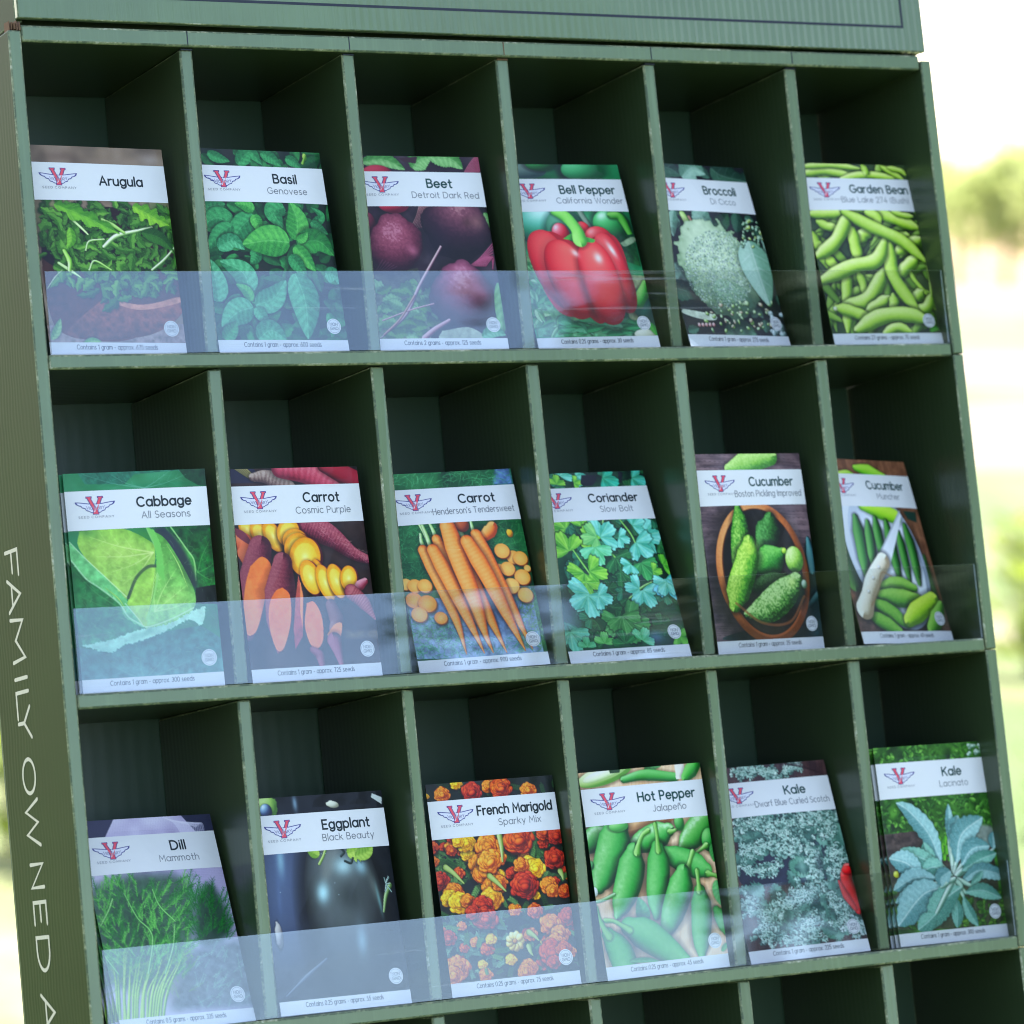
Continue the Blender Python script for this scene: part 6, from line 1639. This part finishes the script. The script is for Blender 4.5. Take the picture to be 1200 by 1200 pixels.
LIFT = dict(pic=0.00010, band=0.00020, ink=0.00030, ink2=0.00036)
S83 = PW / 0.083                      # print was measured on an 83 mm wide sheet
def logo(sh, parent):
    cx, cy = 0.203 * PW, 0.110 * PH
    mm = 0.00092 * S83
    def put(name, polys_rgb, par):
        V = []; F = []; Cc = []
        for k, (pts, rgb) in enumerate(polys_rgb):
            n0 = len(V)
            for (x, y) in pts:
                V.append(sh.at(cx + x * mm, cy + y * mm, LIFT['ink'] + k * 4e-6)); Cc.append(rgb)
            F.append(tuple(range(n0 + len(pts) - 1, n0 - 1, -1)))
        me = bpy.data.meshes.new(name); me.from_pydata(V, [], F)
        ink_array(me, np.array(Cc))
        return link_mesh(name, me, M['print'], par)
    blue = lin((74, 72, 140)); pale = lin((226, 226, 240)); red = lin((236, 84, 100))
    def wing(s, g):     # g = inset
        pts = [(0.2, 4.2 + g), (4.0, 4.0 + g), (9.5, 3.2 + g), (12.6 - 2.2 * g, 2.9 + g * 1.15), (12.0 - 2.0 * g, 4.4 - g * .3), (10.6 - g, 5.3 - g * .8),
               (9.0 - g * .6, 5.7 - g), (8.4 - g * .5, 6.7 - g), (6.6 - g * .5, 7.1 - g), (5.8 - g * .4, 8.5 - g), (4.2, 8.9 - g), (2.8, 9.8 - g), (0.2, 10.0 - g)]
        return [(s * x, y) for x, y in (pts if s > 0 else pts[::-1])]
    Vout = [(-5.6, -.3), (-1.7, -.3), (-1.7, .9), (-2.2, 1.1), (-.05, 5.9), (2.1, 1.1), (1.6, .9), (1.6, -.3), (5.4, -.3), (5.4, .9), (4.7, 1.1), (1.7, 8.2), (1.7, 9.3), (2.0, 9.5), (2.0, 10.9),
            (-2.0, 10.9), (-2.0, 9.5), (-1.7, 9.3), (-1.7, 8.2), (-4.9, 1.1), (-5.6, .9)]
    Vin = [(-5.15, .15), (-2.15, .15), (-2.15, .6), (-2.75, .8), (-.05, 6.9), (2.65, .8), (2.05, .6), (2.05, .15), (4.95, .15), (4.95, .6), (4.3, .8), (1.25, 8.0), (1.25, 9.6), (1.55, 9.85), (1.55, 10.45),
           (-1.55, 10.45), (-1.55, 9.85), (-1.25, 9.6), (-1.25, 8.0), (-4.5, .8), (-5.15, .6)]
    e = put('emblem', [(wing(1, 0), blue), (wing(-1, 0), blue), (wing(1, .5), pale), (wing(-1, .5), pale), (Vout, blue), (Vin, red),], parent)
    # pale ribbon with the arched word across the wings
    st = text_strokes('VICTORY', 1.7, 11.4, 0, 0)
    arch = [[(x, 8.0 - 0.022 * x * x - b) for x, b in p] for p in st]
    me = strokes_mesh('emblem_word', [[(cx + x * mm, cy + y * mm) for x, y in p] for p in arch], 0.34 * mm, lambda a, b, l: sh.at(a, b, LIFT['ink2'] + l), lift=1e-6)
    ink(me, lin((150, 146, 176)))
    link_mesh('emblem_word', me, M['print'], e)
    st = text_strokes('SEED COMPANY', 1.25, 22.0, 0, 0, gap=.5)
    me = strokes_mesh('emblem_line', [[(cx + x * mm, cy + (12.9 - b) * mm) for x, b in p] for p in st], 0.26 * mm, lambda a, b, l: sh.at(a, b, LIFT['ink'] + l), lift=1e-6)
    ink(me, lin((160, 160, 168)))
    link_mesh('emblem_line', me, M['print'], e)

def lettering(name, s, size, width, ucx, v, w, rgb, sh, parent):
    st = text_strokes(s, size, width, ucx * PW, 0)
    y0 = v * PH
    me = strokes_mesh(name, [[(x, y0 - b) for x, b in p] for p in st], w, lambda a, b, l: sh.at(a, b, LIFT['ink'] + l), lift=1e-6)
    ink(me, lin(rgb))
    return link_mesh(name, me, M['print'], parent)

def nat(s, size):
    x = 0
    for ch in s:
        x += SPACE if ch == ' ' else G[ch][0] + GAP
    return x * size

WHITE = np.array([0.80, 0.80, 0.81])
def make_packet(key, seed):
    x, y, yaw, lean, roll, row, title, sub, foot, label = PACKETS[key]
    sh = Shape(seed)
    z = ZS[row + 1] + TB + 0.0003
    L = (Matrix.Translation((x, y, z)) @ Matrix.Rotation(yaw, 4, 'Z') @ Matrix.Rotation(lean, 4, 'X') @ Matrix.Rotation(roll, 4, 'Y'))
    t = empty('seed_packet', D @ L)
    tag(t, label, 'seed packet', GROUP)
    # paper pouch
    n1, n2 = 13, 17
    cf, ff = sheet('', sh, 0, 1, 0, 1, n1, n2, 0.0)
    cb, fb = sheet('', sh, 0, 1, 0, 1, n1, n2, 0.0, True)
    rim = [c for c in range(n1)] + [r * n1 + n1 - 1 for r in range(1, n2)] + [(n2 - 1) * n1 + c for c in range(n1 - 2, -1, -1)] + [r * n1 for r in range(n2 - 2, 0, -1)]
    k = n1 * n2
    rf = np.array([(rim[i], rim[(i + 1) % len(rim)], k + rim[(i + 1) % len(rim)], k + rim[i]) for i in range(len(rim))], np.int32)
    me = mesh_np('pouch', np.vstack([cf, cb]), np.vstack([ff, fb + k, rf]))
    pic = pictures[key]
    ink(me, lin(np.median(pic.reshape(-1, 3), 0) * 0.8) * 0.9)
    link_mesh('pouch', me, M['print'], t)
    # printed picture
    co, f = sheet('', sh, 0, 1, 0, 1, NX, NY, LIFT['pic'])
    me = mesh_np('picture', co, f)
    ink_array(me, np.clip(lin(np.clip(pic, 0, 1) * 0.9999) * PRINT_GAIN, 0, 0.9).reshape(-1, 3))
    p = link_mesh('picture', me, M['print'], t)
    # white band with the names
    co, f = sheet('', sh, 0, 1, 0.082, 0.262, 25, 9, LIFT['band'])
    me = mesh_np('name_band', co, f); ink(me, WHITE)
    band = link_mesh('name_band', me, M['print'], t)
    logo(sh, band)
    ts = 0.0051 * S83
    tw = min(nat(title, ts) * 0.97, (0.0485 if key == 'marigold' else 0.0505) * S83)
    uc = {'Arugula': .66, 'Garden Bean': .70, 'Bell Pepper': .69, 'French Marigold': .664, 'Hot Pepper': .68, 'Beet': .655, 'Dill': .70}.get(title, .685)
    tc = INK['teal'] if key in ('beet', 'pepper', 'broccoli', 'bean', 'cucumber', 'cucumber2', 'jalapeno', 'kale', 'kale2') else INK['dark']
    lettering('title', title, ts, tw, uc, .163 if sub else .185, 0.00098, tc, sh, band)
    if sub:
        ss = 0.0037 * S83
        wide = nat(sub, ss) > 0.047 * S83
        lettering('subtitle', sub, ss, min(nat(sub, ss), 0.0525 * S83), .645 if wide else .69, .218, 0.00044, INK['grey'], sh, band)
    co, f = sheet('', sh, 0, 1, 0.936, 0.9995, 25, 4, LIFT['band'])
    me = mesh_np('footer_strip', co, f); ink(me, WHITE)
    fs = link_mesh('footer_strip', me, M['print'], t)
    lettering('contents_text', foot, 0.0025 * S83, 0.049 * S83, .49, .968, 0.00034, INK['foot'], sh, fs)
    # round badge
    bx, by, br = 0.905 * PW, 0.868 * PH, 0.0046 * S83
    V = []; F = []; Cc = []
    def disc(r0, r1, c, k):
        n = 36; n0 = len(V)
        for i in range(n):
            a = 2 * math.pi * i / n
            V.append(sh.at(bx + r1 * math.cos(a), by + r1 * math.sin(a), LIFT['band'] + k * 4e-6)); Cc.append(c)
        if r0 == 0:
            F.append(tuple(range(n0, n0 + n))[::-1])
        else:
            for i in range(n):
                a = 2 * math.pi * i / n
                V.append(sh.at(bx + r0 * math.cos(a), by + r0 * math.sin(a), LIFT['band'] + k * 4e-6)); Cc.append(c)
            for i in range(n):
                j = (i + 1) % n
                F.append((n0 + i, n0 + n + i, n0 + n + j, n0 + j))
    g = lin((150, 156, 168))
    disc(0, br, WHITE, 0)
    disc(br * .82, br * .88, g, 2)
    me = bpy.data.meshes.new('badge'); me.from_pydata(V, [], F); ink_array(me, np.array(Cc))
    bo = link_mesh('badge', me, M['print'], t)
    st = [[(bx + a, by - .0003 - b) for a, b in p] for p in text_strokes('NON', .0017, .0048, 0, 0)] + [[(bx + a, by + .0021 - b) for a, b in p] for p in text_strokes('GMO', .0017, .0052, 0, 0)]
    me = strokes_mesh('badge_lettering', st, 0.00032, lambda a, b, l: sh.at(a, b, LIFT['ink'] + l), lift=1e-6)
    ink(me, lin((120, 126, 138)))
    link_mesh('badge_lettering', me, M['print'], bo)
    return t

def copy_tree(o, parent=None):
    c = o.copy()
    C.objects.link(c)
    if parent:
        c.parent = parent
    for ch in o.children:
        copy_tree(ch, c)
    return c

PRINT_GAIN = 1.12
made = {}
for i, key in enumerate(PACKETS):
    made[key] = make_packet(key, 100 + i)
# packets that stand behind the front one and show only a sliver of their left edge
ORD = ['second', 'third', 'fourth', 'fifth']
for key, n, dx, dz in (('cabbage', 4, -.0011, .0004), ('dill', 3, -.0009, .0003), ('kale2', 2, -.0012, -.0001)):
    nm = {'cabbage': 'cabbage', 'dill': 'dill', 'kale2': 'long leaved kale'}[key]
    for k in range(n):
        c = copy_tree(made[key])
        c.matrix_world = made[key].matrix_world @ Matrix.Translation((dx * (k + 1), 0.0030 * (k + 1), dz * (k % 2)))
        tag(c, '%s seed packet %s from the front of its stack, mostly hidden' % (nm, ORD[k]), 'seed packet', GROUP)
